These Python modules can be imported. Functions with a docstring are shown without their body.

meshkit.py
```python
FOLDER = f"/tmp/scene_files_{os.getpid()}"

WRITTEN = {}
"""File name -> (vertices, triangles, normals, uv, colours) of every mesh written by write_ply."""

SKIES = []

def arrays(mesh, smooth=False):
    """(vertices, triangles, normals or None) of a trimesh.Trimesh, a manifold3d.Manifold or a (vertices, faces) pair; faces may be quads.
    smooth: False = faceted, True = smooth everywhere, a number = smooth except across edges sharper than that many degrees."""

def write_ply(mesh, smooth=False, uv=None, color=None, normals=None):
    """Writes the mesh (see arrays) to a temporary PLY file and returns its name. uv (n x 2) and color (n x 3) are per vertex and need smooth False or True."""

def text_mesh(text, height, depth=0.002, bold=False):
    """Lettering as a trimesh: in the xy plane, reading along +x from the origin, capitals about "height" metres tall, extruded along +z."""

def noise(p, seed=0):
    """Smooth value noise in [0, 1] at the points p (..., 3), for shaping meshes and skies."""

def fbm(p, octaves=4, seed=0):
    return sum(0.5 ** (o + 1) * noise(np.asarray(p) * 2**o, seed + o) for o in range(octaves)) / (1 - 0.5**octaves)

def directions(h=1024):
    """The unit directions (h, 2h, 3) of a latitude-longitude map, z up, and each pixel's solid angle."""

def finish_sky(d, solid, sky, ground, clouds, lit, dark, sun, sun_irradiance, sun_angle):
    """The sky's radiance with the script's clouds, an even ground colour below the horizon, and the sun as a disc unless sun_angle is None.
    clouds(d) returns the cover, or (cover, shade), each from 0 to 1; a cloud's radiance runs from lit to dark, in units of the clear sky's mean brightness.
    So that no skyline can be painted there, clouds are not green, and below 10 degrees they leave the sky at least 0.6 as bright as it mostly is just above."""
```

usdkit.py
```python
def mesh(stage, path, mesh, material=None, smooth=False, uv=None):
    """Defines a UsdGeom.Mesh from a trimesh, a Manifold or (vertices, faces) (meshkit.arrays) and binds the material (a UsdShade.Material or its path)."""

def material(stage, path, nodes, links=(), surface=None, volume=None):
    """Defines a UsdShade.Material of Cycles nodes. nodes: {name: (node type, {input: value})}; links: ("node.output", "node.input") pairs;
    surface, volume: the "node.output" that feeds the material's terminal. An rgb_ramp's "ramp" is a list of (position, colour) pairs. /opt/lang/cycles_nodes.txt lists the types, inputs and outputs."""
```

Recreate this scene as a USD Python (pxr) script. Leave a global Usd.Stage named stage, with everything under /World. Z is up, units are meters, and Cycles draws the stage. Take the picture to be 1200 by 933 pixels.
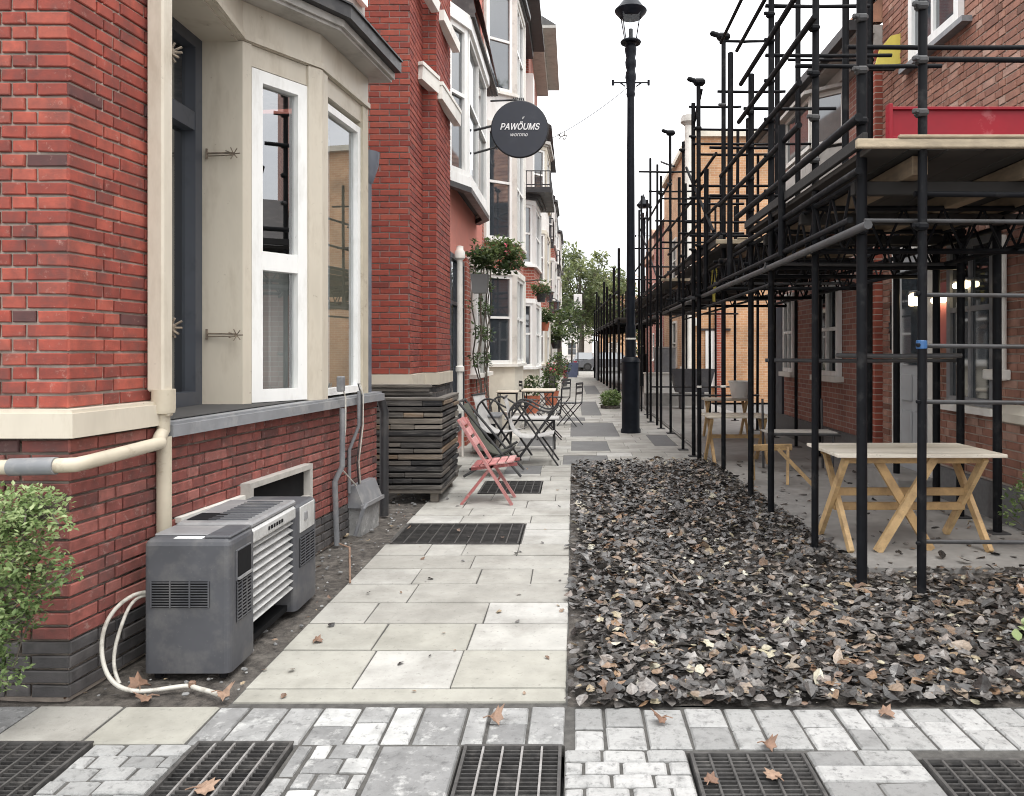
import math, random
import numpy as np, trimesh, shapely.geometry as sg
import sys
sys.path.insert(0, "/opt/lang")
import usdkit, meshkit
from pxr import Usd, UsdGeom, UsdLux, UsdShade, Gf, Sdf, Vt

stage = Usd.Stage.CreateInMemory()
UsdGeom.SetStageUpAxis(stage, UsdGeom.Tokens.z)
UsdGeom.SetStageMetersPerUnit(stage, 1.0)
UsdGeom.Xform.Define(stage, "/World")
UsdGeom.Scope.Define(stage, "/World/Looks")
rnd = random.Random(7)
rng = np.random.default_rng(7)

# ---------------------------------------------------------------- camera, sky, sun, exposure
EXPOSURE = 0.45
FPX, VX, VY, EYE = 900.0, 672.0, 412.0, 1.5          # focal length and vanishing point in photo pixels, eye height
cam = UsdGeom.Camera.Define(stage, "/World/camera")
cam.AddTranslateOp().Set(Gf.Vec3d(0, 0, EYE))
cam.AddRotateXOp().Set(90)
HA = 36.0
cam.CreateHorizontalApertureAttr(HA)
cam.CreateVerticalApertureAttr(HA * 933 / 1200)
cam.CreateFocalLengthAttr(FPX / 1200 * HA)
cam.CreateHorizontalApertureOffsetAttr(-(VX - 600) / 1200 * HA)
cam.CreateVerticalApertureOffsetAttr(-(466.5 - VY) / 1200 * HA)
cam.CreateClippingRangeAttr(Gf.Vec2f(0.05, 2000))
cam.CreateExposureAttr(EXPOSURE)

SUN_DIR = np.array([0.35, -0.45, 1.25]); SUN_DIR /= np.linalg.norm(SUN_DIR)
sun = UsdLux.DistantLight.Define(stage, "/World/sun")
sun.CreateNormalizeAttr(True); sun.CreateIntensityAttr(0.4); sun.CreateAngleAttr(28.0)
sun.CreateColorAttr(Gf.Vec3f(1.0, 0.965, 0.91))
_z = Gf.Vec3d(*map(float, SUN_DIR))
_r = Gf.Rotation(Gf.Vec3d(0, 0, 1), _z)
sun.AddTransformOp().Set(Gf.Matrix4d().SetRotate(_r))
dome = UsdLux.DomeLight.Define(stage, "/World/sky")
sky_mat = usdkit.material(stage, "/World/Looks/sky_light", {
    "s": ("sky_texture", {"sky_type": "single_scattering", "sun_disc": False, "sun_elevation": math.asin(SUN_DIR[2]),
                          "sun_rotation": math.atan2(SUN_DIR[0], SUN_DIR[1]), "air_density": 1.0, "aerosol_density": 2.0}),
    "tc": ("texture_coordinate", {}),
    "mp": ("mapping", {"scale": (1.6, 1.6, 4.0)}),
    "n": ("noise_texture", {"scale": 1.7, "detail": 6, "roughness": 0.55}),
    "cl": ("rgb_ramp", {"ramp": [(0.25, (9.0, 9.2, 9.6)), (0.75, (13.5, 13.5, 13.4))]}),
    "cv": ("map_range", {"from_min": 0.2, "from_max": 0.5, "to_min": 0.86, "to_max": 0.98, "clamp": True}),
    "m": ("mix", {"mix_type": "mix"}),
    "b": ("background_shader", {"strength": 0.13}),
    "sz": ("separate_xyz", {}), "ov": ("map_range", {"from_min": 0.0, "from_max": 1.0, "to_min": 0.74, "to_max": 1.55, "clamp": True}), "oc": ("mix", {"mix_type": "multiply", "fac": 1.0}),
}, [("tc.generated", "mp.vector"), ("mp.vector", "n.vector"), ("n.fac", "cl.fac"), ("n.fac", "cv.value"), ("cv.result", "m.fac"),
    ("s.color", "m.color1"), ("tc.generated", "sz.vector"), ("sz.z", "ov.value"), ("cl.color", "oc.color1"), ("ov.result", "oc.color2"), ("oc.color", "m.color2"), ("m.color", "b.color")], surface="b.background")
UsdShade.MaterialBindingAPI.Apply(dome.GetPrim()).Bind(sky_mat)

# ---------------------------------------------------------------- prims
BASE, COUNT = {}, {}

def numbered(parent, name):
    k = (parent, name)
    n = COUNT.get(k, 0); COUNT[k] = n + 1
    return f"{parent}/{name}" if n == 0 else f"{parent}/{name}_{n:03d}"

def tag(path, label=None, cat=None, group=None, kind=None):
    p = stage.GetPrimAtPath(path)
    for k, v in (("label", label), ("category", cat), ("group", group), ("kind", kind)):
        if v: p.SetCustomDataByKey(k, v)
    return path

def thing(name, loc=(0, 0, 0), label=None, cat=None, group=None, kind=None, local=False, rz=0):
    """An Xform at the thing's base; its parts are given in world coordinates, or in its own if local."""
    path = numbered("/World", name)
    x = UsdGeom.Xform.Define(stage, path)
    x.AddTranslateOp().Set(Gf.Vec3d(*map(float, loc)))
    if rz or local: x.AddRotateZOp().Set(float(rz))
    BASE[path] = np.zeros(3) if local else np.array(loc, float)
    return tag(path, label, cat, group, kind)

def dup(src, loc, rz=0, label=None, group=None, cat=None, scale=None):
    was = stage.GetPrimAtPath(src).GetCustomData()
    path = numbered("/World", src.split("/")[-1])
    x = UsdGeom.Xform.Define(stage, path)
    x.AddTranslateOp().Set(Gf.Vec3d(*map(float, loc))); x.AddRotateZOp().Set(float(rz))
    if scale: x.AddScaleOp().Set(Gf.Vec3f(*scale))
    x.GetPrim().GetReferences().AddInternalReference(src)
    x.GetPrim().SetInstanceable(True)
    return tag(path, label or was.get("label"), cat or was["category"], group or was.get("group"))

class MB:
    """Collects faces (tris) of one mesh; tone is one random value per added piece, read by the materials."""
    def __init__(s): s.v, s.f, s.t, s.n = [], [], [], 0
    def add(s, v, f, tone=0.5):
        v = np.asarray(v, float); f = np.asarray(f, int)
        if f.shape[1] == 4: f = np.vstack([f[:, [0, 1, 2]], f[:, [0, 2, 3]]])
        s.v.append(v); s.f.append(f + s.n); s.t.append(np.full(len(v), tone)); s.n += len(v)
        return s
    def mesh(s, m, tone=0.5):
        return s.add(m.vertices, m.faces, tone)
    def box(s, c, size, rz=0, tone=0.5, rx=0, ry=0):
        h = np.array(size, float) / 2
        v = np.array([[x, y, z] for x in (-1, 1) for y in (-1, 1) for z in (-1, 1)]) * h
        if rx: v = v @ rotm(0, rx).T
        if ry: v = v @ rotm(1, ry).T
        if rz: v = v @ rotm(2, rz).T
        return s.add(v + np.array(c, float), BOXF, tone)
    def box2(s, a, b, tone=0.5):
        a, b = np.array(a, float), np.array(b, float)
        return s.box((a + b) / 2, np.abs(b - a), tone=tone)
    def rbox(s, c, size, r=0.01, rz=0, tone=0.5, rx=0, ry=0):
        """box with chamfered edges"""
        h = np.array(size, float) / 2; r = min(r, h.min() * 0.9)
        pts = []
        for sx in (-1, 1):
            for sy in (-1, 1):
                for sz in (-1, 1):
                    q = np.array([sx, sy, sz]) * h; e = np.array([sx, sy, sz]) * r
                    pts += [q - e * [0, 1, 1], q - e * [1, 0, 1], q - e * [1, 1, 0]]
        m = trimesh.convex.convex_hull(np.array(pts))
        v = np.array(m.vertices)
        if rx: v = v @ rotm(0, rx).T
        if ry: v = v @ rotm(1, ry).T
        if rz: v = v @ rotm(2, rz).T
        return s.add(v + np.array(c, float), m.faces, tone)
    def bar(s, a, b, w, h, tone=0.5, up=(0, 0, 1)):
        """rectangular bar from a to b, w across, h along up"""
        a, b = np.array(a, float), np.array(b, float); d = b - a; L = np.linalg.norm(d); d /= L
        x = np.cross(d, np.array(up, float)); 
        if np.linalg.norm(x) < 1e-6: x = np.cross(d, [1, 0, 0])
        x /= np.linalg.norm(x); y = np.cross(x, d)
        v = [p + sx * x * w / 2 + sy * y * h / 2 for p in (a, b) for sx, sy in ((-1, -1), (1, -1), (1, 1), (-1, 1))]
        f = [[0, 1, 2, 3], [7, 6, 5, 4], [0, 4, 5, 1], [1, 5, 6, 2], [2, 6, 7, 3], [3, 7, 4, 0]]
        return s.add(v, f, tone)
    def tube(s, pts, r, n=8, tone=0.5, cap=True):
        pts = np.array(pts, float); m = len(pts)
        rr = np.full(m, r) if np.ndim(r) == 0 else np.array(r, float)
        t = np.gradient(pts, axis=0); t /= np.maximum(np.linalg.norm(t, axis=1, keepdims=True), 1e-9)
        ref = np.array([0, 0, 1.0]) if abs(t[0, 2]) < 0.9 else np.array([1.0, 0, 0])
        v = []; x = np.cross(t[0], ref); x /= np.linalg.norm(x)
        for i in range(m):
            x = x - t[i] * (x @ t[i]); x /= np.linalg.norm(x); y = np.cross(t[i], x)
            a = np.arange(n) * 2 * math.pi / n
            v.append(pts[i] + rr[i] * (np.cos(a)[:, None] * x + np.sin(a)[:, None] * y))
        f = [[i * n + j, i * n + (j + 1) % n, (i + 1) * n + (j + 1) % n, (i + 1) * n + j] for i in range(m - 1) for j in range(n)]
        v = np.vstack(v); k = len(v); f3 = []
        s.add(v, f, tone)
        if cap:
            for i, o in ((0, 1), (m - 1, 0)):
                ring = v[i * n:(i + 1) * n]
                fan = [[0, j, j + 1] for j in range(1, n - 1)]
                s.add(ring, [q[::-1] for q in fan] if o else fan, tone)
        return s
    def prism(s, poly, z0, z1, tone=0.5):
        """extrude an XY polygon (list of points) in z; z1 may be one number or one per point"""
        p = sg.Polygon(poly)
        m = trimesh.creation.extrude_polygon(p, 1.0, engine="earcut")
        v = np.array(m.vertices); v[:, 2] = z0 + v[:, 2] * (z1 - z0)
        return s.add(v, m.faces, tone)
    def shape(s, p, z0, z1, tone=0.5):
        for g in getattr(p, "geoms", [p]):
            if g.is_empty or g.area < 1e-6: continue
            m = trimesh.creation.extrude_polygon(g, z1 - z0, engine="earcut")
            v = np.array(m.vertices); v[:, 2] += z0
            s.add(v, m.faces, tone)
        return s
    def lathe(s, prof, c=(0, 0), n=16, tone=0.5):
        prof = np.array(prof, float); a = np.arange(n) * 2 * math.pi / n
        v = np.array([[c[0] + r * math.cos(t), c[1] + r * math.sin(t), z] for r, z in prof for t in a]); m = len(prof)
        f = [[i * n + j, i * n + (j + 1) % n, (i + 1) * n + (j + 1) % n, (i + 1) * n + j] for i in range(m - 1) for j in range(n)]
        return s.add(v, f, tone)
    def arr(s): return np.vstack(s.v), np.vstack(s.f), np.concatenate(s.t)

BOXF = [[0, 1, 3, 2], [4, 6, 7, 5], [0, 4, 5, 1], [2, 3, 7, 6], [0, 2, 6, 4], [1, 5, 7, 3]]
def rotm(ax, a):
    c, s_ = math.cos(a), math.sin(a)
    return np.array([[[1, 0, 0], [0, c, -s_], [0, s_, c]], [[c, 0, s_], [0, 1, 0], [-s_, 0, c]], [[c, -s_, 0], [s_, c, 0], [0, 0, 1]]][ax])

def put(mb, name, mat, parent=None, smooth=False, label=None, cat=None, group=None, kind=None):
    parent = parent or "/World"
    root = "/".join(parent.split("/")[:3]) if parent != "/World" else None
    path = numbered(parent, name)
    off = BASE.get(root, np.zeros(3))
    v, f, t = mb.arr()
    v = v - off
    if smooth:
        usdkit.mesh(stage, path, trimesh.Trimesh(v, f, process=True), M[mat], smooth=smooth)
        pr = stage.GetPrimAtPath(path)
        UsdGeom.PrimvarsAPI(pr).CreatePrimvar("tone", Sdf.ValueTypeNames.FloatArray, "vertex").Set(Vt.FloatArray([float(t[0])] * len(UsdGeom.Mesh(pr).GetPointsAttr().Get())))
    else:
        m = UsdGeom.Mesh.Define(stage, path)
        m.CreatePointsAttr(Vt.Vec3fArray.FromNumpy(v.astype(np.float32)))
        m.CreateFaceVertexCountsAttr(Vt.IntArray.FromNumpy(np.full(len(f), 3, np.int32)))
        m.CreateFaceVertexIndicesAttr(Vt.IntArray.FromNumpy(f.astype(np.int32).ravel()))
        m.CreateSubdivisionSchemeAttr("none")
        UsdShade.MaterialBindingAPI.Apply(m.GetPrim()).Bind(M[mat])
        UsdGeom.PrimvarsAPI(m).CreatePrimvar("tone", Sdf.ValueTypeNames.FloatArray, "vertex").Set(Vt.FloatArray.FromNumpy(t.astype(np.float32)))
    return tag(path, label, cat, group, kind)

def one(name, mb, mat, label, cat, group=None, loc=None, smooth=False):
    """a thing that is a single mesh"""
    return put(mb, name, mat, None, smooth, label, cat, group)

def seen(c, size):
    """approximate size in photo pixels of a piece at c, 0 when outside the frame"""
    x, y, z = c
    if y < 1: return 0
    px, py = VX + FPX * x / y, VY - FPX * (z - EYE) / y
    if px < -15 or px > 1215 or py < -15 or py > 948: return 0
    return size * FPX / y

# ---------------------------------------------------------------- materials
M = {}
def mat(name, nodes, links, surface): M[name] = usdkit.material(stage, f"/World/Looks/{name}", nodes, links, surface)

def pbr(name, ramp, rough=0.7, metal=0.0, var=0.25, scale=5.0, bump=0.3, bscale=80.0, bdist=0.004, stain=None, stain_scale=1.3, stain_amt=0.5, spec=0.5, coat=0.0, stain_lo=0.5, stain_hi=0.68, stretch=(1, 1, 1), speck=None):
    """ramp: colours picked by the piece's tone; noise gives grain; stain is a dirt colour in patches of its own shape"""
    if not isinstance(ramp[0], tuple): ramp = [(0, ramp), (1, ramp)]
    n = {"at": ("attribute", {"attribute": "tone"}), "rp": ("rgb_ramp", {"ramp": ramp}), "tc": ("geometry", {}),
         "mp": ("mapping", {"scale": stretch}),
         "no": ("noise_texture", {"scale": scale, "detail": 5, "roughness": 0.62}),
         "mr": ("map_range", {"from_min": 0.3, "from_max": 0.7, "to_min": 1 - var, "to_max": 1 + var}),
         "mu": ("mix", {"mix_type": "multiply", "fac": 1.0}),
         "nb": ("noise_texture", {"scale": bscale, "detail": 4, "roughness": 0.6}),
         "bp": ("bump", {"strength": bump, "distance": bdist}),
         "rr": ("map_range", {"from_min": 0.3, "from_max": 0.7, "to_min": max(rough - 0.12, 0.03), "to_max": min(rough + 0.12, 1)}),
         "p": ("principled_bsdf", {"metallic": metal, "specular_ior_level": spec, "coat_weight": coat})}
    l = [("at.fac", "rp.fac"), ("tc.position", "mp.vector"), ("mp.vector", "no.vector"), ("mp.vector", "nb.vector"), ("no.fac", "mr.value"), ("rp.color", "mu.color1"), ("mr.result", "mu.color2"),
         ("nb.fac", "bp.height"), ("bp.normal", "p.normal"), ("no.fac", "rr.value"), ("rr.result", "p.roughness")]
    out = "mu.color"
    if stain is not None:
        n["ns"] = ("noise_texture", {"scale": stain_scale, "detail": 7, "roughness": 0.68})
        n["ms"] = ("map_range", {"from_min": stain_lo, "from_max": stain_hi, "to_min": 0, "to_max": stain_amt, "clamp": True})
        n["mx"] = ("mix", {"color2": stain})
        l += [("mp.vector", "ns.vector"), ("ns.fac", "ms.value"), ("ms.result", "mx.fac"), ("mu.color", "mx.color1")]
        out = "mx.color"
    if speck is not None:
        c, sc, lo, hi, amt = speck
        n["n2"] = ("noise_texture", {"scale": sc, "detail": 5, "roughness": 0.75}); n["m2"] = ("map_range", {"from_min": lo, "from_max": hi, "to_min": 0, "to_max": amt, "clamp": True}); n["x2"] = ("mix", {"color2": c})
        l += [("tc.position", "n2.vector"), ("n2.fac", "m2.value"), ("m2.result", "x2.fac"), (out, "x2.color1")]
        out = "x2.color"
    l.append((out, "p.base_color"))
    mat(name, n, l, "p.BSDF")

BR = [(0, (0.085, 0.036, 0.034)), (0.14, (0.14, 0.038, 0.031)), (0.3, (0.20, 0.041, 0.029)), (0.65, (0.255, 0.049, 0.033)), (1, (0.325, 0.078, 0.052))]
BR_SHADED = [(0, (0.085, 0.042, 0.04)), (0.2, (0.145, 0.049, 0.042)), (0.5, (0.19, 0.057, 0.047)), (0.85, (0.24, 0.074, 0.059)), (1, (0.30, 0.115, 0.095))]
pbr("brick_red", BR, rough=0.85, var=0.28, scale=14, bump=0.55, bscale=160, bdist=0.003, stain=(0.07, 0.042, 0.039), stain_scale=5.0, stain_amt=0.6, stain_lo=0.48, speck=((0.46, 0.30, 0.25), 24, 0.6, 0.72, 0.45))
pbr("brick_red_shaded", BR_SHADED, rough=0.85, var=0.32, scale=14, bump=0.6, bscale=160, bdist=0.003, stain=(0.075, 0.05, 0.046), stain_scale=5.0, stain_amt=0.6, stain_lo=0.48, speck=((0.44, 0.33, 0.29), 24, 0.57, 0.72, 0.5))  # darker red brick: shade under the string course is mixed into its colour
pbr("brick_crimson", [(0, (0.155, 0.031, 0.023)), (0.5, (0.225, 0.042, 0.029)), (1, (0.285, 0.065, 0.042))], rough=0.85, var=0.2, scale=14, bump=0.4, bscale=150, bdist=0.003)
pbr("brick_brown", [(0, (0.17, 0.07, 0.055)), (0.4, (0.30, 0.12, 0.09)), (0.8, (0.37, 0.16, 0.12)), (1, (0.44, 0.25, 0.2))], rough=0.9, var=0.3, scale=10, bump=0.5, bscale=140, bdist=0.003, stain=(0.14, 0.09, 0.08), stain_scale=2.2, stain_amt=0.5)
pbr("brick_pink", [(0, (0.16, 0.078, 0.055)), (0.4, (0.255, 0.116, 0.08)), (0.85, (0.325, 0.165, 0.118)), (1, (0.40, 0.255, 0.2))], rough=0.9, var=0.28, scale=9, bump=0.5, bscale=140, bdist=0.003, stain=(0.25, 0.12, 0.1), stain_scale=2.0, stain_amt=0.4)
pbr("brick_black", [(0, (0.035, 0.034, 0.036)), (1, (0.085, 0.078, 0.076))], rough=0.75, var=0.35, scale=12, bump=0.5, bscale=120, stain=(0.16, 0.15, 0.14), stain_scale=3, stain_amt=0.35)
pbr("mortar", (0.40, 0.34, 0.29), rough=0.95, var=0.3, scale=20, bump=0.6, bscale=220, stain=(0.16, 0.13, 0.115), stain_scale=5, stain_amt=0.6)
pbr("mortar_dark", (0.2, 0.17, 0.155), rough=0.95, var=0.3, scale=20, bump=0.6, bscale=220)
pbr("cream_paint", (0.54, 0.49, 0.405), rough=0.5, var=0.07, scale=4, bump=0.12, bscale=60, stain=(0.33, 0.28, 0.215), stain_scale=4, stain_amt=0.6, stain_lo=0.5, stain_hi=0.72, stretch=(1.6, 1.6, 0.45), speck=((0.2, 0.16, 0.12), 13, 0.66, 0.72, 0.7))
pbr("white_paint", (0.80, 0.80, 0.78), rough=0.35, var=0.03, scale=4, bump=0.05, bscale=60, stain=(0.5, 0.48, 0.43), stain_scale=5, stain_amt=0.5, stain_lo=0.52, stain_hi=0.75, stretch=(1.6, 1.6, 0.4), speck=((0.3, 0.27, 0.23), 22, 0.66, 0.74, 0.5))
pbr("old_white", (0.70, 0.68, 0.63), rough=0.55, var=0.1, scale=3, bump=0.15, bscale=40, stain=(0.3, 0.28, 0.25), stain_scale=2.4, stain_amt=0.6, stain_lo=0.55, stain_hi=0.7)
pbr("slate_frame", (0.045, 0.05, 0.062), rough=0.4, var=0.1, bump=0.05)
pbr("sill_paint", (0.21, 0.215, 0.225), rough=0.6, var=0.15, scale=7, bump=0.25, bscale=90, stain=(0.42, 0.41, 0.39), stain_scale=5, stain_amt=0.4)
pbr("gutter_black", (0.028, 0.028, 0.03), rough=0.5, var=0.2, bump=0.2, stain=(0.11, 0.1, 0.09), stain_scale=5, stain_amt=0.4)
pbr("soffit_grey", (0.42, 0.40, 0.37), rough=0.6, var=0.12, bump=0.15, stain=(0.17, 0.16, 0.14), stain_scale=4, stain_amt=0.5)
pbr("roof_tile", [(0, (0.3, 0.09, 0.065)), (1, (0.45, 0.15, 0.1))], rough=0.8, var=0.3, scale=8, bump=0.4)
pbr("brown_tile", [(0, (0.25, 0.12, 0.08)), (1, (0.46, 0.26, 0.17))], rough=0.85, var=0.3, scale=5, bump=0.4)
pbr("slate", [(0, (0.04, 0.04, 0.042)), (1, (0.11, 0.105, 0.10))], rough=0.6, var=0.3, scale=6, bump=0.4, stain=(0.22, 0.21, 0.19), stain_scale=4, stain_amt=0.4)
pbr("grey_metal", (0.17, 0.175, 0.185), rough=0.5, var=0.15, bump=0.1, stain=(0.34, 0.33, 0.31), stain_scale=6, stain_amt=0.5)
pbr("pale_pipe", (0.46, 0.41, 0.32), rough=0.55, var=0.12, bump=0.15, bscale=50, stain=(0.24, 0.18, 0.13), stain_scale=7, stain_amt=0.6, stain_lo=0.58)
pbr("cable_white", (0.52, 0.50, 0.45), rough=0.5, var=0.1, bump=0.05, stain=(0.2, 0.18, 0.15), stain_scale=14, stain_amt=0.8)
pbr("rust_iron", (0.15, 0.12, 0.09), rough=0.8, var=0.4, scale=30, bump=0.5, bscale=150)
pbr("unit_plastic", (0.062, 0.064, 0.072), rough=0.55, var=0.10, scale=9, bump=0.15, bscale=300, bdist=0.001, stain=(0.15, 0.145, 0.138), stain_scale=5, stain_amt=0.5, stain_lo=0.5, speck=((0.2, 0.19, 0.175), 60, 0.62, 0.74, 0.5))
pbr("unit_dark", (0.010, 0.010, 0.011), spec=0.12, rough=0.7, var=0.2, bump=0.1)
pbr("unit_top", (0.2, 0.2, 0.205), rough=0.45, var=0.12, scale=8, bump=0.1, stain=(0.36, 0.35, 0.34), stain_scale=5, stain_amt=0.5)
pbr("unit_silver", (0.52, 0.52, 0.51), rough=0.4, metal=0.25, var=0.1, scale=10, bump=0.08, stain=(0.25, 0.24, 0.22), stain_scale=9, stain_amt=0.5)
pbr("label_white", (0.75, 0.76, 0.76), rough=0.5, var=0.06, bump=0.02)
SLAB = [(0, (0.325, 0.315, 0.287)), (0.3, (0.36, 0.35, 0.32)), (0.7, (0.405, 0.396, 0.367)), (1, (0.44, 0.432, 0.41))]
pbr("slab_stone", SLAB, rough=0.85, var=0.12, scale=6, bump=0.4, bscale=110, bdist=0.003, stain=(0.19, 0.18, 0.16), stain_scale=2.2, stain_amt=0.62, stain_lo=0.44, speck=((0.13, 0.125, 0.115), 30, 0.58, 0.70, 0.6))
pbr("slab_buff", [(0, (0.305, 0.297, 0.258)), (1, (0.355, 0.345, 0.307))], rough=0.85, var=0.12, scale=6, bump=0.4, bscale=110, bdist=0.003, stain=(0.19, 0.182, 0.155), stain_scale=2.2, stain_amt=0.55, stain_lo=0.45, speck=((0.14, 0.132, 0.12), 30, 0.58, 0.70, 0.55))
pbr("sett_grey", [(0, (0.14, 0.14, 0.14)), (0.4, (0.22, 0.22, 0.217)), (0.75, (0.33, 0.33, 0.323)), (1, (0.44, 0.44, 0.43))], rough=0.75, var=0.25, scale=9, bump=0.6, bscale=70, bdist=0.006, stain=(0.50, 0.50, 0.485), stain_scale=11, stain_amt=0.75, stain_lo=0.54, speck=((0.07, 0.07, 0.07), 24, 0.54, 0.68, 0.65))
pbr("sett_pale", [(0, (0.20, 0.20, 0.197)), (0.5, (0.32, 0.32, 0.313)), (1, (0.43, 0.428, 0.42))], rough=0.75, var=0.3, scale=9, bump=0.6, bscale=70, bdist=0.006, stain=(0.14, 0.14, 0.138), stain_scale=9, stain_amt=0.85, stain_lo=0.47, speck=((0.075, 0.075, 0.073), 26, 0.54, 0.68, 0.7))
pbr("joint", (0.075, 0.072, 0.067), rough=0.95, var=0.4, scale=25, bump=0.8, bscale=200)
pbr("asphalt", (0.14, 0.14, 0.14), rough=0.9, var=0.2, scale=30, bump=0.5, bscale=250, stain=(0.22, 0.22, 0.215), stain_scale=2, stain_amt=0.4)
pbr("concrete", (0.28, 0.27, 0.255), rough=0.9, var=0.15, scale=7, bump=0.4, bscale=130, stain=(0.20, 0.19, 0.18), stain_scale=1.2, stain_amt=0.6, stain_lo=0.45)
pbr("soil", (0.075, 0.066, 0.058), rough=0.95, var=0.6, scale=22, bump=1.0, bscale=90, bdist=0.01, stain=(0.22, 0.20, 0.175), stain_scale=9, stain_amt=0.6)
pbr("grate_iron", [(0, (0.022, 0.021, 0.021)), (1, (0.08, 0.077, 0.074))], rough=0.6, metal=0.3, var=0.35, scale=22, bump=0.4, bscale=140, stain=(0.15, 0.14, 0.13), stain_scale=14, stain_amt=0.45)
pbr("bearing_steel", (0.33, 0.32, 0.31), rough=0.5, metal=0.4, var=0.3, scale=30, bump=0.3, stain=(0.12, 0.1, 0.09), stain_scale=15, stain_amt=0.6)
pbr("pit", (0.012, 0.012, 0.012), rough=0.95, var=0.4, bump=0.4)
pbr("pole_black", (0.006, 0.0065, 0.008), spec=0.12, rough=0.55, var=0.3, scale=12, bump=0.15, bscale=90, stain=(0.035, 0.034, 0.034), stain_scale=7, stain_amt=0.6, stain_lo=0.55)
pbr("pole_steel", (0.06, 0.06, 0.062), rough=0.5, metal=0.2, spec=0.3, var=0.25, scale=15, bump=0.2, stain=(0.05, 0.045, 0.04), stain_scale=6, stain_amt=0.6)
pbr("lamp_iron", (0.007, 0.009, 0.013), spec=0.14, rough=0.45, var=0.2, scale=8, bump=0.15, bscale=60, stain=(0.016, 0.019, 0.025), stain_scale=4, stain_amt=0.6)
pbr("plank", [(0, (0.14, 0.105, 0.07)), (0.5, (0.25, 0.185, 0.12)), (1, (0.36, 0.305, 0.22))], rough=0.85, var=0.25, scale=9, bump=0.5, bscale=60, stretch=(1, 1, 3))
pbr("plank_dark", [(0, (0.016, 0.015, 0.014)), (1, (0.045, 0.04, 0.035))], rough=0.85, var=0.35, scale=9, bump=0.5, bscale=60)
pbr("new_wood", [(0, (0.40, 0.25, 0.11)), (1, (0.56, 0.39, 0.2))], rough=0.65, var=0.2, scale=12, bump=0.25, bscale=70, stain=(0.24, 0.155, 0.08), stain_scale=7, stain_amt=0.7, stain_lo=0.46, speck=((0.13, 0.085, 0.05), 24, 0.6, 0.7, 0.6))
pbr("table_top", [(0, (0.52, 0.47, 0.38)), (1, (0.66, 0.61, 0.52))], rough=0.6, var=0.12, scale=6, bump=0.2, bscale=60, stretch=(0.25, 2, 2), stain=(0.3, 0.25, 0.18), stain_scale=5, stain_amt=0.65, speck=((0.18, 0.15, 0.11), 20, 0.6, 0.7, 0.6))
pbr("old_board", [(0, (0.014, 0.014, 0.016)), (0.35, (0.055, 0.05, 0.046)), (0.65, (0.115, 0.103, 0.09)), (0.88, (0.17, 0.148, 0.122)), (0.95, (0.17, 0.115, 0.07)), (1, (0.26, 0.245, 0.225))], rough=0.85, var=0.45, scale=9, bump=0.8, bscale=40, bdist=0.008, stretch=(0.4, 0.4, 4), stain=(0.24, 0.225, 0.205), stain_scale=5, stain_amt=0.5)
pbr("pink_wood", [(0, (0.24, 0.05, 0.05)), (0.5, (0.40, 0.14, 0.135)), (1, (0.50, 0.27, 0.26))], rough=0.65, var=0.25, scale=8, bump=0.3, bscale=60, stain=(0.62, 0.5, 0.46), stain_scale=9, stain_amt=0.6, stain_lo=0.54)
pbr("black_steel", (0.02, 0.02, 0.022), rough=0.4, var=0.2, bump=0.1)
pbr("canvas_grey", (0.46, 0.45, 0.44), rough=0.9, var=0.12, bump=0.3, bscale=300)
pbr("canvas_olive", (0.07, 0.072, 0.055), rough=0.9, var=0.2, bump=0.3, bscale=300)
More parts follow.
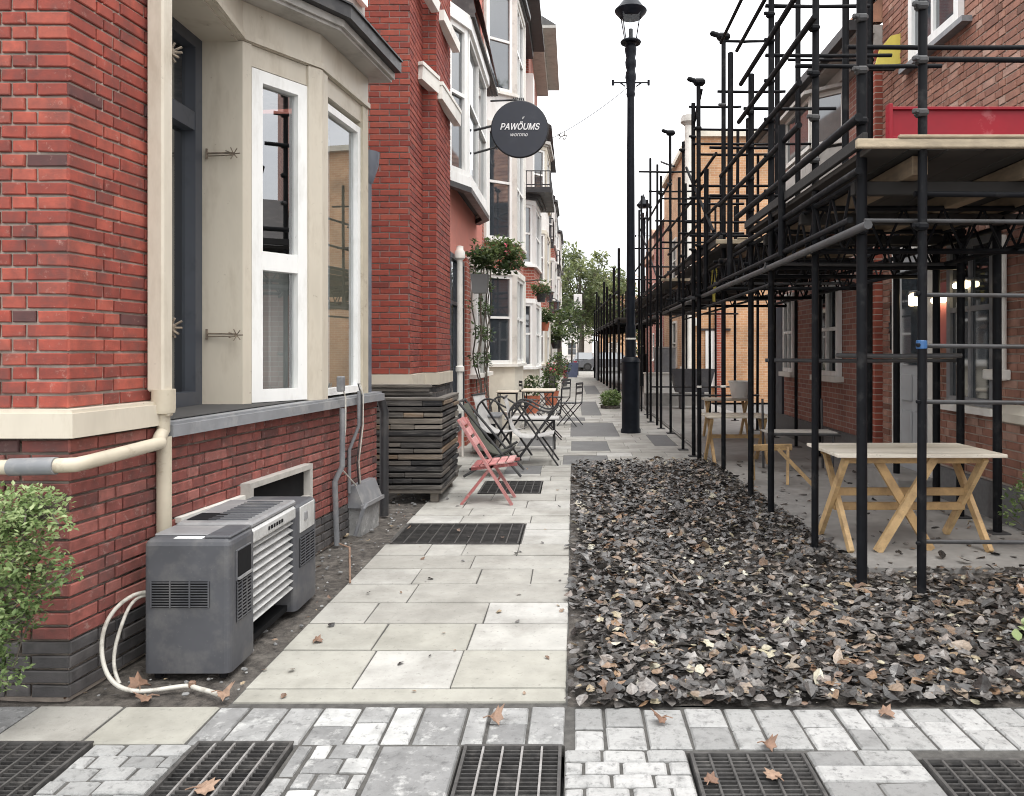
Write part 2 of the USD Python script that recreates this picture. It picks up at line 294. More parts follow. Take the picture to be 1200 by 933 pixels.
pbr("red_board", (0.24, 0.005, 0.014), spec=0.3, rough=0.45, var=0.12, scale=3, bump=0.1, bscale=20, stain=(0.5, 0.2, 0.2), stain_scale=2.2, stain_amt=0.3, stain_lo=0.62)
pbr("yellow_cloth", (0.72, 0.62, 0.13), rough=0.7, var=0.1, bump=0.1)
pbr("sign_navy", (0.022, 0.026, 0.038), rough=0.5, var=0.2, scale=4, bump=0.05, stain=(0.05, 0.055, 0.07), stain_scale=3, stain_amt=0.5)
pbr("sign_white", (0.8, 0.8, 0.8), rough=0.5, var=0.02, bump=0.0)
pbr("pink_render", (0.55, 0.20, 0.155), rough=0.9, var=0.12, scale=3, bump=0.5, bscale=90, stain=(0.42, 0.14, 0.11), stain_scale=1.5, stain_amt=0.5)
pbr("cream_render", (0.62, 0.58, 0.49), rough=0.9, var=0.1, scale=2, bump=0.4, bscale=60, stain=(0.42, 0.38, 0.31), stain_scale=1.2, stain_amt=0.5)
pbr("white_render", (0.74, 0.73, 0.70), rough=0.9, var=0.06, scale=2, bump=0.3, bscale=60, stain=(0.5, 0.48, 0.45), stain_scale=1.0, stain_amt=0.4)
pbr("orange_brick", [(0, (0.48, 0.25, 0.12)), (0.5, (0.60, 0.36, 0.18)), (1, (0.66, 0.46, 0.27))], rough=0.9, var=0.2, scale=2, bump=0.4, stain=(0.52, 0.24, 0.14), stain_scale=0.7, stain_amt=0.6)
pbr("terracotta", (0.42, 0.13, 0.07), rough=0.8, var=0.15, bump=0.2)
pbr("pot_grey", (0.16, 0.165, 0.165), rough=0.6, var=0.15, bump=0.1)
pbr("pot_blue", (0.10, 0.12, 0.20), rough=0.5, var=0.15, bump=0.1)
pbr("bark", (0.10, 0.085, 0.07), rough=0.95, var=0.35, scale=8, bump=0.8, bscale=30)
pbr("car_grey", (0.11, 0.115, 0.125), rough=0.3, var=0.02, bump=0.0, coat=1.0)
pbr("car_white", (0.7, 0.71, 0.72), rough=0.3, var=0.02, bump=0.0, coat=1.0)
pbr("tyre", (0.02, 0.02, 0.02), rough=0.85, var=0.1, bump=0.1)
pbr("curtain", [(0, (0.45, 0.45, 0.44)), (1, (0.7, 0.69, 0.67))], rough=0.9, var=0.08, bump=0.1)
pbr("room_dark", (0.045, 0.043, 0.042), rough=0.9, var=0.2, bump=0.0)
pbr("interior_warm", (0.22, 0.13, 0.08), rough=0.9, var=0.3, scale=2, bump=0.0)
pbr("door_grey", (0.36, 0.37, 0.38), rough=0.5, var=0.06, bump=0.1)
pbr("poster_pink", (0.5, 0.16, 0.15), rough=0.6, var=0.1, bump=0.0)
pbr("pipe_blue", (0.12, 0.13, 0.155), rough=0.45, var=0.15, bump=0.1, stain=(0.25, 0.25, 0.26), stain_scale=6, stain_amt=0.4)
pbr("flower_red", [(0, (0.35, 0.02, 0.03)), (1, (0.5, 0.1, 0.16))], rough=0.7, var=0.2, bump=0.0)
pbr("tape_blue", (0.03, 0.10, 0.24), rough=0.5, var=0.1, bump=0.1)
# fallen leaves: mostly dark wet greys, some tan, pale and orange ones
LF = [(0, (0.014, 0.013, 0.012)), (0.25, (0.036, 0.033, 0.031)), (0.45, (0.062, 0.057, 0.053)), (0.6, (0.11, 0.102, 0.096)), (0.72, (0.21, 0.192, 0.178)), (0.8, (0.14, 0.085, 0.055)), (0.87, (0.22, 0.185, 0.145)), (0.93, (0.21, 0.12, 0.068)), (0.97, (0.32, 0.29, 0.20)), (1, (0.44, 0.42, 0.35))]
pbr("leaf_dead", LF, rough=0.3, var=0.35, scale=60, bump=0.4, bscale=150, bdist=0.003, spec=0.6)
pbr("leaf_brown", [(0, (0.13, 0.065, 0.04)), (1, (0.28, 0.19, 0.135))], rough=0.65, var=0.3, scale=40, bump=0.4, bscale=120)

def leafmat(name, ramp, trans=0.4):
    mat(name, {"at": ("attribute", {"attribute": "tone"}), "rp": ("rgb_ramp", {"ramp": ramp}), "p": ("principled_bsdf", {"roughness": 0.5}),
               "t": ("translucent_bsdf", {}), "m": ("mix_closure", {"fac": trans})},
        [("at.fac", "rp.fac"), ("rp.color", "p.base_color"), ("rp.color", "t.color"), ("p.BSDF", "m.closure1"), ("t.BSDF", "m.closure2")], "m.closure")
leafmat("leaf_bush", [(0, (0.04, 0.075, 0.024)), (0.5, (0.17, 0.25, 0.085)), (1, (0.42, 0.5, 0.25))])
leafmat("leaf_basket", [(0, (0.022, 0.042, 0.015)), (0.6, (0.075, 0.115, 0.04)), (1, (0.18, 0.23, 0.085))])
leafmat("leaf_tree", [(0, (0.05, 0.068, 0.03)), (0.6, (0.14, 0.165, 0.07)), (1, (0.28, 0.30, 0.135))])
leafmat("leaf_autumn", [(0, (0.16, 0.09, 0.04)), (1, (0.36, 0.21, 0.1))])

def glassmat(name, ior, tint, rough=0.0):
    mat(name, {"tr": ("transparent_bsdf", {"color": tint}), "gl": ("glossy_bsdf", {"color": (0.97, 0.98, 1.0), "roughness": rough}), "fr": ("fresnel", {"IOR": ior}), "m": ("mix_closure", {}), "g": ("geometry", {}), "mi": ("map_range", {"to_min": ior, "to_max": 1 / ior})},
        [("g.backfacing", "mi.value"), ("mi.result", "fr.IOR"), ("fr.fac", "m.fac"), ("tr.BSDF", "m.closure1"), ("gl.BSDF", "m.closure2")], "m.closure")
glassmat("pane_near", 3.8, (0.8, 0.84, 0.84))
glassmat("pane_clear", 1.5, (0.94, 0.95, 0.95))
mat("pane_far", {"p": ("principled_bsdf", {"base_color": (0.03, 0.035, 0.04), "roughness": 0.04, "specular_ior_level": 1.0, "ior": 1.9})}, [], "p.BSDF")
mat("lamp_glow", {"e": ("emission", {"color": (1.0, 0.80, 0.50), "strength": 7.0})}, [], "e.emission")
def brickmat(name, c1, c2, mo, sc=1.0):
    mat(name, {"g": ("geometry", {}), "sx": ("separate_xyz", {}), "ad": ("math", {"math_type": "add"}), "cx": ("combine_xyz", {}),
               "b": ("brick_texture", {"color1": c1, "color2": c2, "mortar": mo, "scale": 1.0, "brick_width": 0.23 * sc, "row_height": 0.075 * sc, "mortar_size": 0.006 * sc, "bias": -0.1}),
               "no": ("noise_texture", {"scale": 1.2, "detail": 6, "roughness": 0.65}), "mr": ("map_range", {"from_min": 0.3, "from_max": 0.7, "to_min": 0.7, "to_max": 1.25}),
               "mu": ("mix", {"mix_type": "multiply", "fac": 1.0}), "bp": ("bump", {"strength": 0.6, "distance": 0.008, "invert": True}), "p": ("principled_bsdf", {"roughness": 0.88})},
        [("g.position", "sx.vector"), ("g.position", "no.vector"), ("sx.x", "ad.value1"), ("sx.y", "ad.value2"), ("ad.value", "cx.x"), ("sx.z", "cx.y"), ("cx.vector", "b.vector"),
         ("b.color", "mu.color1"), ("no.fac", "mr.value"), ("mr.result", "mu.color2"), ("mu.color", "p.base_color"), ("b.fac", "bp.height"), ("bp.normal", "p.normal")], "p.BSDF")
brickmat("far_red_brick", (0.36, 0.095, 0.06), (0.26, 0.065, 0.045), (0.42, 0.36, 0.31))
brickmat("far_brown_brick", (0.34, 0.16, 0.12), (0.24, 0.10, 0.08), (0.38, 0.33, 0.29))
brickmat("far_orange_brick", (0.52, 0.30, 0.16), (0.45, 0.23, 0.115), (0.55, 0.44, 0.32))
# ================================================================ THE GROUND
def sheet(name, rects, z, m, thick=0.03, kind="structure", holes=()):
    p = sg.MultiPolygon([sg.Polygon(r) for r in rects]).buffer(0)
    for h in holes: p = p.difference(sg.box(*h))
    return put(MB().shape(p, z - thick, z), name, m, None, kind=kind)
def R(x0, y0, x1, y1): return [(x0, y0), (x1, y0), (x1, y1), (x0, y1)]

g = MB(); g.add([[-400, -60, -0.16], [400, -60, -0.16], [400, 900, -0.16], [-400, 900, -0.16]], [[0, 1, 2, 3]])
put(g, "ground", "asphalt", None, kind="structure")

def flag(quad, ztop, thick=0.06, bev=0.007, tone=0.5, tilt=0.0, top=None):
    """one stone: a quad in plan with chamfered top edges, slightly tilted"""
    q = np.array(quad, float); c = q.mean(0)
    d = q - c; L = np.linalg.norm(d, axis=1, keepdims=True)
    inn = q - d / L * bev * 1.4
    tl = (d[:, 0] * rnd.uniform(-tilt, tilt) + d[:, 1] * rnd.uniform(-tilt, tilt))[:, None]
    v = np.vstack([np.hstack([q, np.full((4, 1), ztop - thick)]), np.hstack([q, ztop - bev + tl]), np.hstack([inn, ztop + tl])])
    f = [[8, 9, 10, 11]] + [[k, (k + 1) % 4, 4 + (k + 1) % 4, 4 + k] for k in range(4)] + [[4 + k, 4 + (k + 1) % 4, 8 + (k + 1) % 4, 8 + k] for k in range(4)]
    return MB().add(v, f, tone)

def jit(x0, y0, x1, y1, j=0.004, gap=0.006, gy=None):
    y0, y1 = (y0 + gy - gap, y1 - gy + gap) if gy else (y0, y1)
    return [(x0 + gap + rnd.uniform(-j, j) * .5, y0 + gap + rnd.uniform(-j, j) * .5), (x1 - gap + rnd.uniform(-j, j) * .5, y0 + gap + rnd.uniform(-j, j) * .5),
            (x1 - gap + rnd.uniform(-j, j) * .5, y1 - gap + rnd.uniform(-j, j) * .5), (x0 + gap + rnd.uniform(-j, j) * .5, y1 - gap + rnd.uniform(-j, j) * .5)]

# ---- grates: x0, y0, x1, y1
FRONT_GRATES = [(-2.235, 2.53, -1.845, 2.955), (-1.445, 2.53, -1.075, 2.955), (-0.415, 2.50, -0.045, 2.93), (0.435, 2.46, 0.86, 2.875), (1.285, 2.42, 1.70, 2.83)]
PATH_GRATES = [(-1.435, 6.0, -0.43, 6.70), (-1.01, 8.13, -0.36, 8.90)]
# dark asphalt repairs let into the paving further along
PATCHES = [(-0.86, 9.4, -0.41, 10.12), (-0.14, 10.2, 0.48, 11.1), (-0.03, 11.6, 0.55, 12.85), (-0.05, 13.55, 0.82, 16.2), (-0.9, 12.2, -0.3, 13.6), (0.2, 18, 0.66, 23), (0.45, 27, 0.95, 34), (1.3, 12.2, 1.66, 13.8), (-0.35, 16.6, 0.25, 17.5)]

# ---- front band of setts and slabs, in rows across the street
band = put(MB().shape(sg.box(-5.2, 0.8, 5.5, 3.262).difference(shapely_union := sg.MultiPolygon([sg.box(*h) for h in FRONT_GRATES]).buffer(0.012, join_style=2)), -0.05, -0.010), "pavement", "joint", None, kind="structure")
def sett(x0, y0, x1, y1, m="sett_grey", tone=None, z=0.0, gap=0.006, tilt=0.012):
    t = rnd.random() if tone is None else tone
    put(flag(jit(x0, y0, x1, y1, gap=gap), z + rnd.uniform(-.003, .003), tone=t, bev=0.007, tilt=tilt * 1.6), "sett" if m != "slab_buff" and m != "slab_stone" else "slab", m, band)
def sett_columns(xs, y0, y1, pick, m, split=0.75):
    for a, b in zip(xs[:-1], xs[1:]):
        if rnd.random() < split:
            k = rnd.choice((2, 2, 2, 3)); cut = [y0] + [y0 + (y1 - y0) * (i + 1) / k + rnd.uniform(-.02, .02) for i in range(k - 1)] + [y1]
        else: cut = [y0, y1]
        for c, d in zip(cut[:-1], cut[1:]): sett(a, c, b, d, m, pick())
def cols(a, b, w, dw=0.03):
    n = max(1, round((b - a) / w)); xs = [a + (b - a) * i / n + (rnd.uniform(-dw, dw) if 0 < i < n else 0) for i in range(n + 1)]
    return xs
def sett_rows(x0, x1, y0, y1, nrow, w, m, pick):
    for i in range(nrow):
        a, b = y0 + (y1 - y0) * i / nrow, y0 + (y1 - y0) * (i + 1) / nrow
        xs = cols(x0, x1, w, 0.02) if i % 2 else [x0] + [x + w * .45 for x in cols(x0, x1, w, 0.02)[:-1] if x + w * .45 < x1 - .05] + [x1]
        for c, d in zip(xs[:-1], xs[1:]): sett(c, a, d, b, m, pick())
Y0, Y1 = 2.945, 3.255
for a, b, m in ((-3.3, -2.72, "slab_stone"), (-2.72, -2.26, "sett_grey"), (-2.26, -1.90, "slab_stone"), (-1.90, -1.49, "slab_buff")):
    sett(a, Y0, b, Y1, m, 0.0 if m == "slab_stone" else 0.35, tilt=0.003)
sett_columns(cols(-1.49, -0.03, 0.145), Y0 - 0.005, Y1 - 0.01, lambda: rnd.choice((0.2, 0.3, 0.45, 0.55, 0.9)), "sett_grey", 0.6)
sett_columns(cols(0.0, 3.2, 0.155), 2.90, Y1 - 0.02, lambda: rnd.choice((0.2, 0.5, 0.7, 0.9)), "sett_pale", 0.72)
# the row of grates: setts between them, one big grey flag
sett(-1.05, 2.72, -0.99, 2.935, "sett_grey", .3)
sett_rows(-1.835, -1.455, 2.44, 2.94, 6, 0.15, "sett_pale", lambda: rnd.choice((0.1, 0.3, 0.5, 0.6)))
sett_rows(-0.985, -0.735, 2.44, 2.94, 5, 0.16, "sett_grey", lambda: rnd.choice((0.3, 0.6, 0.8, 1.0)))
sett_rows(-1.065, -0.99, 2.44, 2.715, 3, 0.1, "sett_grey", lambda: 0.6)
sett(-0.73, 2.42, -0.425, 2.935, "sett_grey", 0.28, tilt=0.002)
sett_rows(-0.035, 0.425, 2.40, 2.895, 6, 0.16, "sett_pale", lambda: rnd.choice((0.6, 0.75, 0.9, 1)))
sett_rows(0.87, 1.275, 2.36, 2.895, 5, 0.42, "sett_pale", lambda: rnd.choice((0.1, 0.5, 0.8)))
sett_rows(1.71, 3.0, 2.36, 2.895, 5, 0.3, "sett_pale", lambda: rnd.choice((0.2, 0.5, 0.8)))
sett_rows(-2.9, -2.245, 2.44, 2.94, 5, 0.25, "sett_grey", lambda: rnd.choice((0.3, 0.6, 0.9)))
# in front of the frame: plain stones up to the photographer's feet
for j, yy in enumerate((1.1, 1.5, 1.95)):
    for a, b in zip(*(lambda x: (x[:-1], x[1:]))(cols(-2.9, 3.0, 0.5))): sett(a, yy, b, yy + 0.42, "slab_stone", rnd.uniform(0, .5), tilt=.003)

# ---- the footpath of pale slabs
path_poly = sg.box(-1.47, 3.262, -0.025, 10.15)
far_poly = sg.Polygon([(-1.9, 10.15), (1.86, 10.15), (1.86, 27), (1.55, 60), (-1.2, 60), (-1.9, 30)])
cut = sg.MultiPolygon([sg.box(*h) for h in PATH_GRATES]).buffer(0.012, join_style=2)
path = put(MB().shape(path_poly.union(far_poly).difference(cut), -0.05, -0.010), "footpath", "joint", None, kind="structure")
def slab(x0, y0, x1, y1, m="slab_stone", tone=None):
    put(flag(jit(x0, y0, x1, y1, j=.005, gap=0.0035, gy=0.009), rnd.uniform(-.002, .002), bev=0.004, tone=rnd.random() if tone is None else tone, tilt=0.003), "slab", m, path)
XL, XR = -1.465, -0.03
rows = [3.285, 3.425, 3.865, 4.245, 4.595, 4.965, 5.31, 5.655, 5.985, 6.72, 7.02, 7.36, 7.72, 8.1, 8.92, 9.25, 9.62, 9.9, 10.14]
set_joints = {0: [], 1: [-0.99, -0.55], 2: [-1.02, -0.54], 3: [-1.16, -0.50], 4: [-1.0], 5: [-1.05, -0.63, -0.28], 6: [-0.72], 7: [-1.1, -0.83, -0.42]}
for i, (a, b) in enumerate(zip(rows[:-1], rows[1:])):
    if (a, b) == (5.985, 6.72):
        for k in range(3): slab(-0.41, a + (b - a) * k / 3, XR, a + (b - a) * (k + 1) / 3)
        continue
    if (a, b) == (8.1, 8.92):
        for k in range(2):
            slab(XL, a + (b - a) * k / 2, -1.02, a + (b - a) * (k + 1) / 2); slab(-0.35, a + (b - a) * k / 2, XR, a + (b - a) * (k + 1) / 2)
        continue
    js = set_joints.get(i)
    if js is None:
        js, x = [], XL
        while x < XR - .75: x += rnd.uniform(.4, .68); js.append(x)
    xs = [XL] + js + [XR]
    for c, d in zip(xs[:-1], xs[1:]):
        if a >= 9.25:
            s_ = sg.box(c + .0035, a + .008, d - .0035, b - .008).difference(sg.box(*PATCHES[0]).buffer(.004, join_style=2))
            for gp in getattr(s_, "geoms", [s_]):
                if gp.area > .004: put(MB().shape(gp, -.05, rnd.uniform(-.002, .001), rnd.random()), "slab", "slab_stone", path)
            continue
        slab(c, a, d, b, "slab_buff" if i in (0, 1, 2) and rnd.random() < .7 else "slab_stone")
# far slabs: single ones to about 16 m, then joined
far = MB(); y, n1 = 10.16, 0
prep = [sg.box(*p).buffer(0.005, join_style=2) for p in PATCHES]
while y < 58:
    h = rnd.uniform(.36, .44) if y < 30 else 0.6; x = -1.88 + min(0, 0) + rnd.uniform(0, .3)
    xend = 1.84 if y < 27 else 1.84 - (y - 27) * .01
    xs = [-1.88 + max(0, y - 30) * .02]
    while xs[-1] < xend - .4: xs.append(xs[-1] + rnd.uniform(.42, .75))
    xs[-1] = xend
    for a, b in zip(xs[:-1], xs[1:]):
        s = sg.box(a + .003, y + .007, b - .003, y + h - .007)
        for p in prep: s = s.difference(p)
        for gpoly in getattr(s, "geoms", [s]):
            if gpoly.is_empty or gpoly.area < .004: continue
            t = rnd.random()
            m = MB().shape(gpoly, -0.05, rnd.uniform(-.002, .001), tone=t)
            if y < 14.5 and seen((a, y, 0), b - a) > 10: put(m, "slab", "slab_stone", path)
            else: far.add(*m.arr()[:2], t)
    y += h
put(far, "slab_far", "slab_stone", path, kind="stuff")
for p in PATCHES: put(MB().shape(sg.box(*p), -0.05, -0.004), "asphalt_patch", "asphalt", path)

# ---- strip of dirt and debris along the house, concrete apron on the right, soil under the leaves
def rough_sheet(name, poly, z, amp, res, m, seed, kind="structure"):
    x0, y0, x1, y1 = poly.bounds
    xs, ys = np.arange(x0, x1 + res, res), np.arange(y0, y1 + res, res)
    gx, gy = np.meshgrid(xs, ys); P = np.stack([gx, gy, 0 * gx], -1)
    zz = z + amp * (meshkit.fbm(P * 6, 4, seed) - .5) * 2
    v = np.stack([gx, gy, zz], -1).reshape(-1, 3); nx, ny = len(xs), len(ys)
    idx = np.arange(nx * ny).reshape(ny, nx)
    f = np.stack([idx[:-1, :-1], idx[:-1, 1:], idx[1:, 1:], idx[1:, :-1]], -1).reshape(-1, 4)
    import shapely
    c = v[f].mean(1); ok = shapely.contains_xy(poly, c[:, 0], c[:, 1])
    return put(MB().add(v, f[ok]), name, m, None, kind=kind)
strip = rough_sheet("dirt_strip", sg.Polygon([(-2.9, 3.262), (-1.44, 3.262), (-1.44, 10.2), (-2.6, 10.2)]), -0.018, 0.016, 0.035, "soil", 3)
apron_poly = sg.Polygon([(2.02, 5.25), (3.9, 5.25), (3.9, 34), (1.9, 34), (1.9, 9.8)])
apron = put(MB().shape(apron_poly, -0.08, 0.022), "concrete_apron", "concrete", None, kind="structure")
soil_poly = sg.Polygon([(-0.034, 3.262), (3.9, 3.262), (3.9, 5.25), (2.02, 5.25), (1.9, 9.8), (1.86, 10.45), (0.05, 10.45), (0.05, 10.16), (-0.034, 10.1)])
leaf_bed = rough_sheet("leaf_bed", soil_poly, -0.012, 0.02, 0.06, "soil", 5)
put(MB().shape(sg.box(1.87, 10.16, 1.9, 34), -0.08, 0.008), "kerb", "concrete", None, kind="structure")
put(MB().shape(sg.box(-9, 58, 9, 120), -0.14, -0.03), "road", "asphalt", None, kind="structure")

# ---- dead leaves lying on the bed
LEAF_SHAPES = []
for k in range(6):
    w = (0.30, 0.36, 0.42, 0.33, 0.48, 0.40)[k]; cu = (0.25, -0.15, 0.4, 0.1, -0.3, 0.2)[k]; fo = (0.18, 0.3, -0.12, 0.35, 0.1, -0.25)[k]
    def zc(x, y, cu=cu, fo=fo): return cu * (x - .5) ** 2 + fo * abs(y)
    P = [(0, 0), (.22, .75 * w), (.5, w), (.8, .55 * w), (1, 0), (.82, -.5 * w), (.5, -.95 * w), (.2, -.7 * w), (.5, 0)]
    if k == 4: P = [(0, 0), (.15, .6 * w), (.4, .55 * w), (.55, w), (1, .1 * w), (.6, -.9 * w), (.42, -.5 * w), (.18, -.7 * w), (.5, 0)]
    v = np.array([(x - .5, y, zc(x, y)) for x, y in P])
    LEAF_SHAPES.append((v, np.array([[8, i, (i + 1) % 8] for i in range(8)])))
def leaf_at(x, y, z, size, tilt=0.27, shape=None):
    v, f = LEAF_SHAPES[rnd.randrange(6) if shape is None else shape]
    A = rotm(2, rnd.uniform(0, 6.283)) @ rotm(0, rnd.gauss(0, tilt)) @ rotm(1, rnd.gauss(0, tilt))
    w = v * [size, size * rnd.uniform(.75, 1.1), size] @ A.T
    w[:, 2] -= w[:, 2].min() * .7
    return w + [x, y, z], f
import shapely
cand = []
inner = soil_poly.buffer(-0.02)
N = 21000
while len(cand) < N:
    x, y = rnd.uniform(-0.05, 3.9), 3.24 + (10.5 - 3.24) * rnd.random() ** 1.25
    if not inner.contains(sg.Point(x, y)):
        if rnd.random() < (.55 if 3.22 < y < 3.29 and x > 0 else .96): continue
    if x > 2.0 and y > 5.0 and rnd.random() < .6: continue
    if x < 0.02 + .07 * meshkit.noise(np.array([0, y * 3, 2.0])) and rnd.random() < .55: continue
    hgt = 0.006 + 0.036 * rnd.random() * (0.4 + meshkit.noise(np.array([x * 2.5, y * 2.5, 1.0])))
    size = rnd.choice((rnd.uniform(.02, .05), rnd.uniform(.04, .075), rnd.uniform(.05, .1))) * (1.0 if rnd.random() < .8 else .6)
    cand.append((x, y, hgt, size))
cand.sort(key=lambda c: -seen(c[:3], c[3]) - (1000 * 0))
single = 0; rest = MB()
# the 300 that show largest lie on top near the front edge
for x, y, h, s in cand:
    r = rnd.random()
    tone = r * 0.76 if rnd.random() < .85 else rnd.uniform(.78, 1)
    if 2.4 < x and rnd.random() < .16: tone = rnd.uniform(.8, .97)
    v, f = leaf_at(x, y, h, s)
    if single < 300 and seen((x, y, h), s) > 10 and h > 0.02:
        put(MB().add(v, f, tone), "leaf", "leaf_dead", leaf_bed); single += 1
    else: rest.add(v, f, tone)
put(rest, "leaf_litter", "leaf_dead", leaf_bed, kind="stuff")
# loose bits blown about on the paving and the dirt strip
bits = MB()
for k in range(330):
    if k < 190: x, y = rnd.uniform(-2.3, -1.44), rnd.uniform(3.3, 9.8)
    elif k < 240: x, y = rnd.uniform(-1.4, -0.05), rnd.uniform(3.3, 10)
    else: x, y = rnd.uniform(1.9, 3.5), rnd.uniform(5.3, 11)
    v, f = leaf_at(x, y, 0.004 if k < 240 else .025, rnd.uniform(.015, .05), .25); bits.add(v, f, rnd.choice((.1, .4, .6, .8, .9, .95)))
put(bits, "leaf_scraps", "leaf_dead", None, label="small scraps of dead leaf scattered over paving and dirt", cat="leaf litter", kind="stuff")
stones = MB()
for k in range(230):
    x, y = rnd.uniform(-2.1, -1.46), rnd.uniform(3.3, 8.5)
    s = rnd.uniform(.006, .024) * (1.6 if rnd.random() < .06 else 1); stones.rbox((x, y, s * .2), (s * rnd.uniform(.7, 1.6), s, s * .6), s * .25, rz=rnd.random() * 3, tone=rnd.random() ** 2 * .8)
put(stones, "rubble", "sett_grey", None, label="small stones and rubble on the dirt strip by the house", cat="rubble", kind="stuff")

# a few big brown leaves one can point at
def maple(c, size, rz, label, tone, curl=0.25):
    ang = np.linspace(0, 2 * math.pi, 21)[:-1]
    rad = [1, .66, .86, .60, .74, .52, .56, .40, .42, .30, .16, .30, .42, .40, .56, .52, .74, .60, .86, .66]
    v = np.array([[0, 0, 0]] + [[math.cos(a) * r, math.sin(a) * r, curl * r * r * math.sin(2 * a + 1) + .08 * r] for a, r in zip(ang, rad)]) * size
    v = v @ rotm(2, rz).T; v[:, 2] -= v[:, 2].min(); v += np.array(c)
    t = thing("fallen_leaf", c, label, "leaf", None)
    f = [[0, i + 1, (i + 1) % 20 + 1] for i in range(20)]
    b = v - [0, 0, .0015]
    put(MB().add(np.vstack([v, b]), [*f, *[[a + 21, c_ + 21, b_ + 21] for a, b_, c_ in f]], tone), "leaf_blade", "leaf_brown", t)
    d = rotm(2, rz) @ np.array([-1, 0.1, .05]) * size * .8
    put(MB().tube([v[0] + [0, 0, .002], v[0] + d * .5 + [0, 0, .006], v[0] + d], .0022, 5), "leaf_stalk", "leaf_brown", t)
maple((-1.27, 2.62, .006), .062, .4, "large tan maple leaf lying on the grate left of the middle one", .9)
maple((0.71, 2.70, .006), .050, 2.2, "pale star-shaped leaf on the right edge of the dark grate below the leaf bed", .8, .15)
maple((0.475, 2.66, .006), .04, 1.1, "reddish curled leaf on the left edge of the dark grate below the leaf bed", .2, .4)
maple((-0.325, 3.10, .004), .052, .5, "brown curled leaf on grey setts at the foot of the pale path", .6, .9)
maple((0.36, 3.10, .004), .05, 3.0, "rust brown curled leaf on the pale setts just below the leaf bed", .25, .8)
maple((0.73, 2.90, .004), .045, .1, "brown folded leaf at the back edge of the dark grate", .35, .8)
maple((1.28, 3.15, .004), .05, .8, "tan leaf on the pale setts at far right", .5, .5)
maple((-1.92, 3.40, .004), .07, 2.2, "orange brown leaf by the white cable at the brick corner", .3, .6)
maple((-1.52, 3.32, .004), .055, .2, "tan crumpled leaf at the near corner of the pale path", .75, .9)
maple((-1.83, 3.30, .004), .06, 3.4, "pinkish brown leaf on the dirt in front of the grey cabinet", .45, .5)
maple((-1.32, 3.95, .004), .04, 1.4, "small orange leaf on the dirt beside the louvred cabinet", .4, .5)

# ---- grates
def grate(x0, y0, x1, y1, label, nb, nc, steel=True, group="iron drain grates in the front band of setts", dusty=0.0):
    t = thing("drain_grate", (x0, y0, 0), label, "grate", group if False else None)
    put(MB().box2((x0, y0, -.15), (x1, y1, -.10)), "pit", "pit", t)
    fr = MB(); w = .012
    for a, b in (((x0, y0), (x1, y0 + w)), ((x0, y1 - w), (x1, y1)), ((x0, y0 + w), (x0 + w, y1 - w)), ((x1 - w, y0 + w), (x1, y1 - w))):
        fr.box2((*a, -.10), (*b, .002), tone=.9)
    put(fr, "frame", "grate_iron", t)
    for i in range(nb):
        x = x0 + (x1 - x0) * (i + 1) / (nb + 1)
        put(MB().box2((x - .004, y0 + w, -.04), (x + .004, y1 - w, 0.0005), tone=1), "bearing_bar", "bearing_steel" if steel else "grate_iron", t)
    for i in range(nc):
        y = y0 + (y1 - y0) * (i + 1) / (nc + 1)
        put(MB().box((0.5 * (x0 + x1), y, -.018 + rnd.uniform(-.001, .001)), (x1 - x0 - 2 * w, .0075, .022), tone=rnd.uniform(0, .7) + dusty), "cross_bar", "grate_iron", t)
    return t
GL = ["rusty drain grate at the far left edge of the front band", "drain grate with a large tan leaf on it, left of middle", "clean drain grate beside the big grey flagstone, middle of the front band",
      "dusty drain grate with two leaves, right of middle", "dark drain grate in the right-hand corner of the front band"]
for i, (gq, lb) in enumerate(zip(FRONT_GRATES, GL)): grate(*gq, lb, (5, 4, 4, 5, 5)[i], 15, i in (1, 2), dusty=.3 if i == 3 else 0)
grate(*PATH_GRATES[0], "wide dark drain grate let into the pale path before the plank box", 9, 22, False)
grate(*PATH_GRATES[1], "dark drain grate under the pink folding chair", 6, 18, False)
# ================================================================ WALL AND WINDOW HELPERS
def v3(o, d, n, u, w, z):
    return (o[0] + d[0] * u + n[0] * w, o[1] + d[1] * u + n[1] * w, z)
def unit(a, b):
    a, b = np.array(a[:2], float), np.array(b[:2], float); L = np.linalg.norm(b - a); return (b - a) / L, L
def wbox(mb, o, d, n, u0, u1, w0, w1, z0, z1, tone=.5):
    """box in a wall's own frame: u along, w outward, z up"""
    v = [v3(o, d, n, u, w, z) for u in (u0, u1) for w in (w0, w1) for z in (z0, z1)]
    return mb.add(v, BOXF, tone)

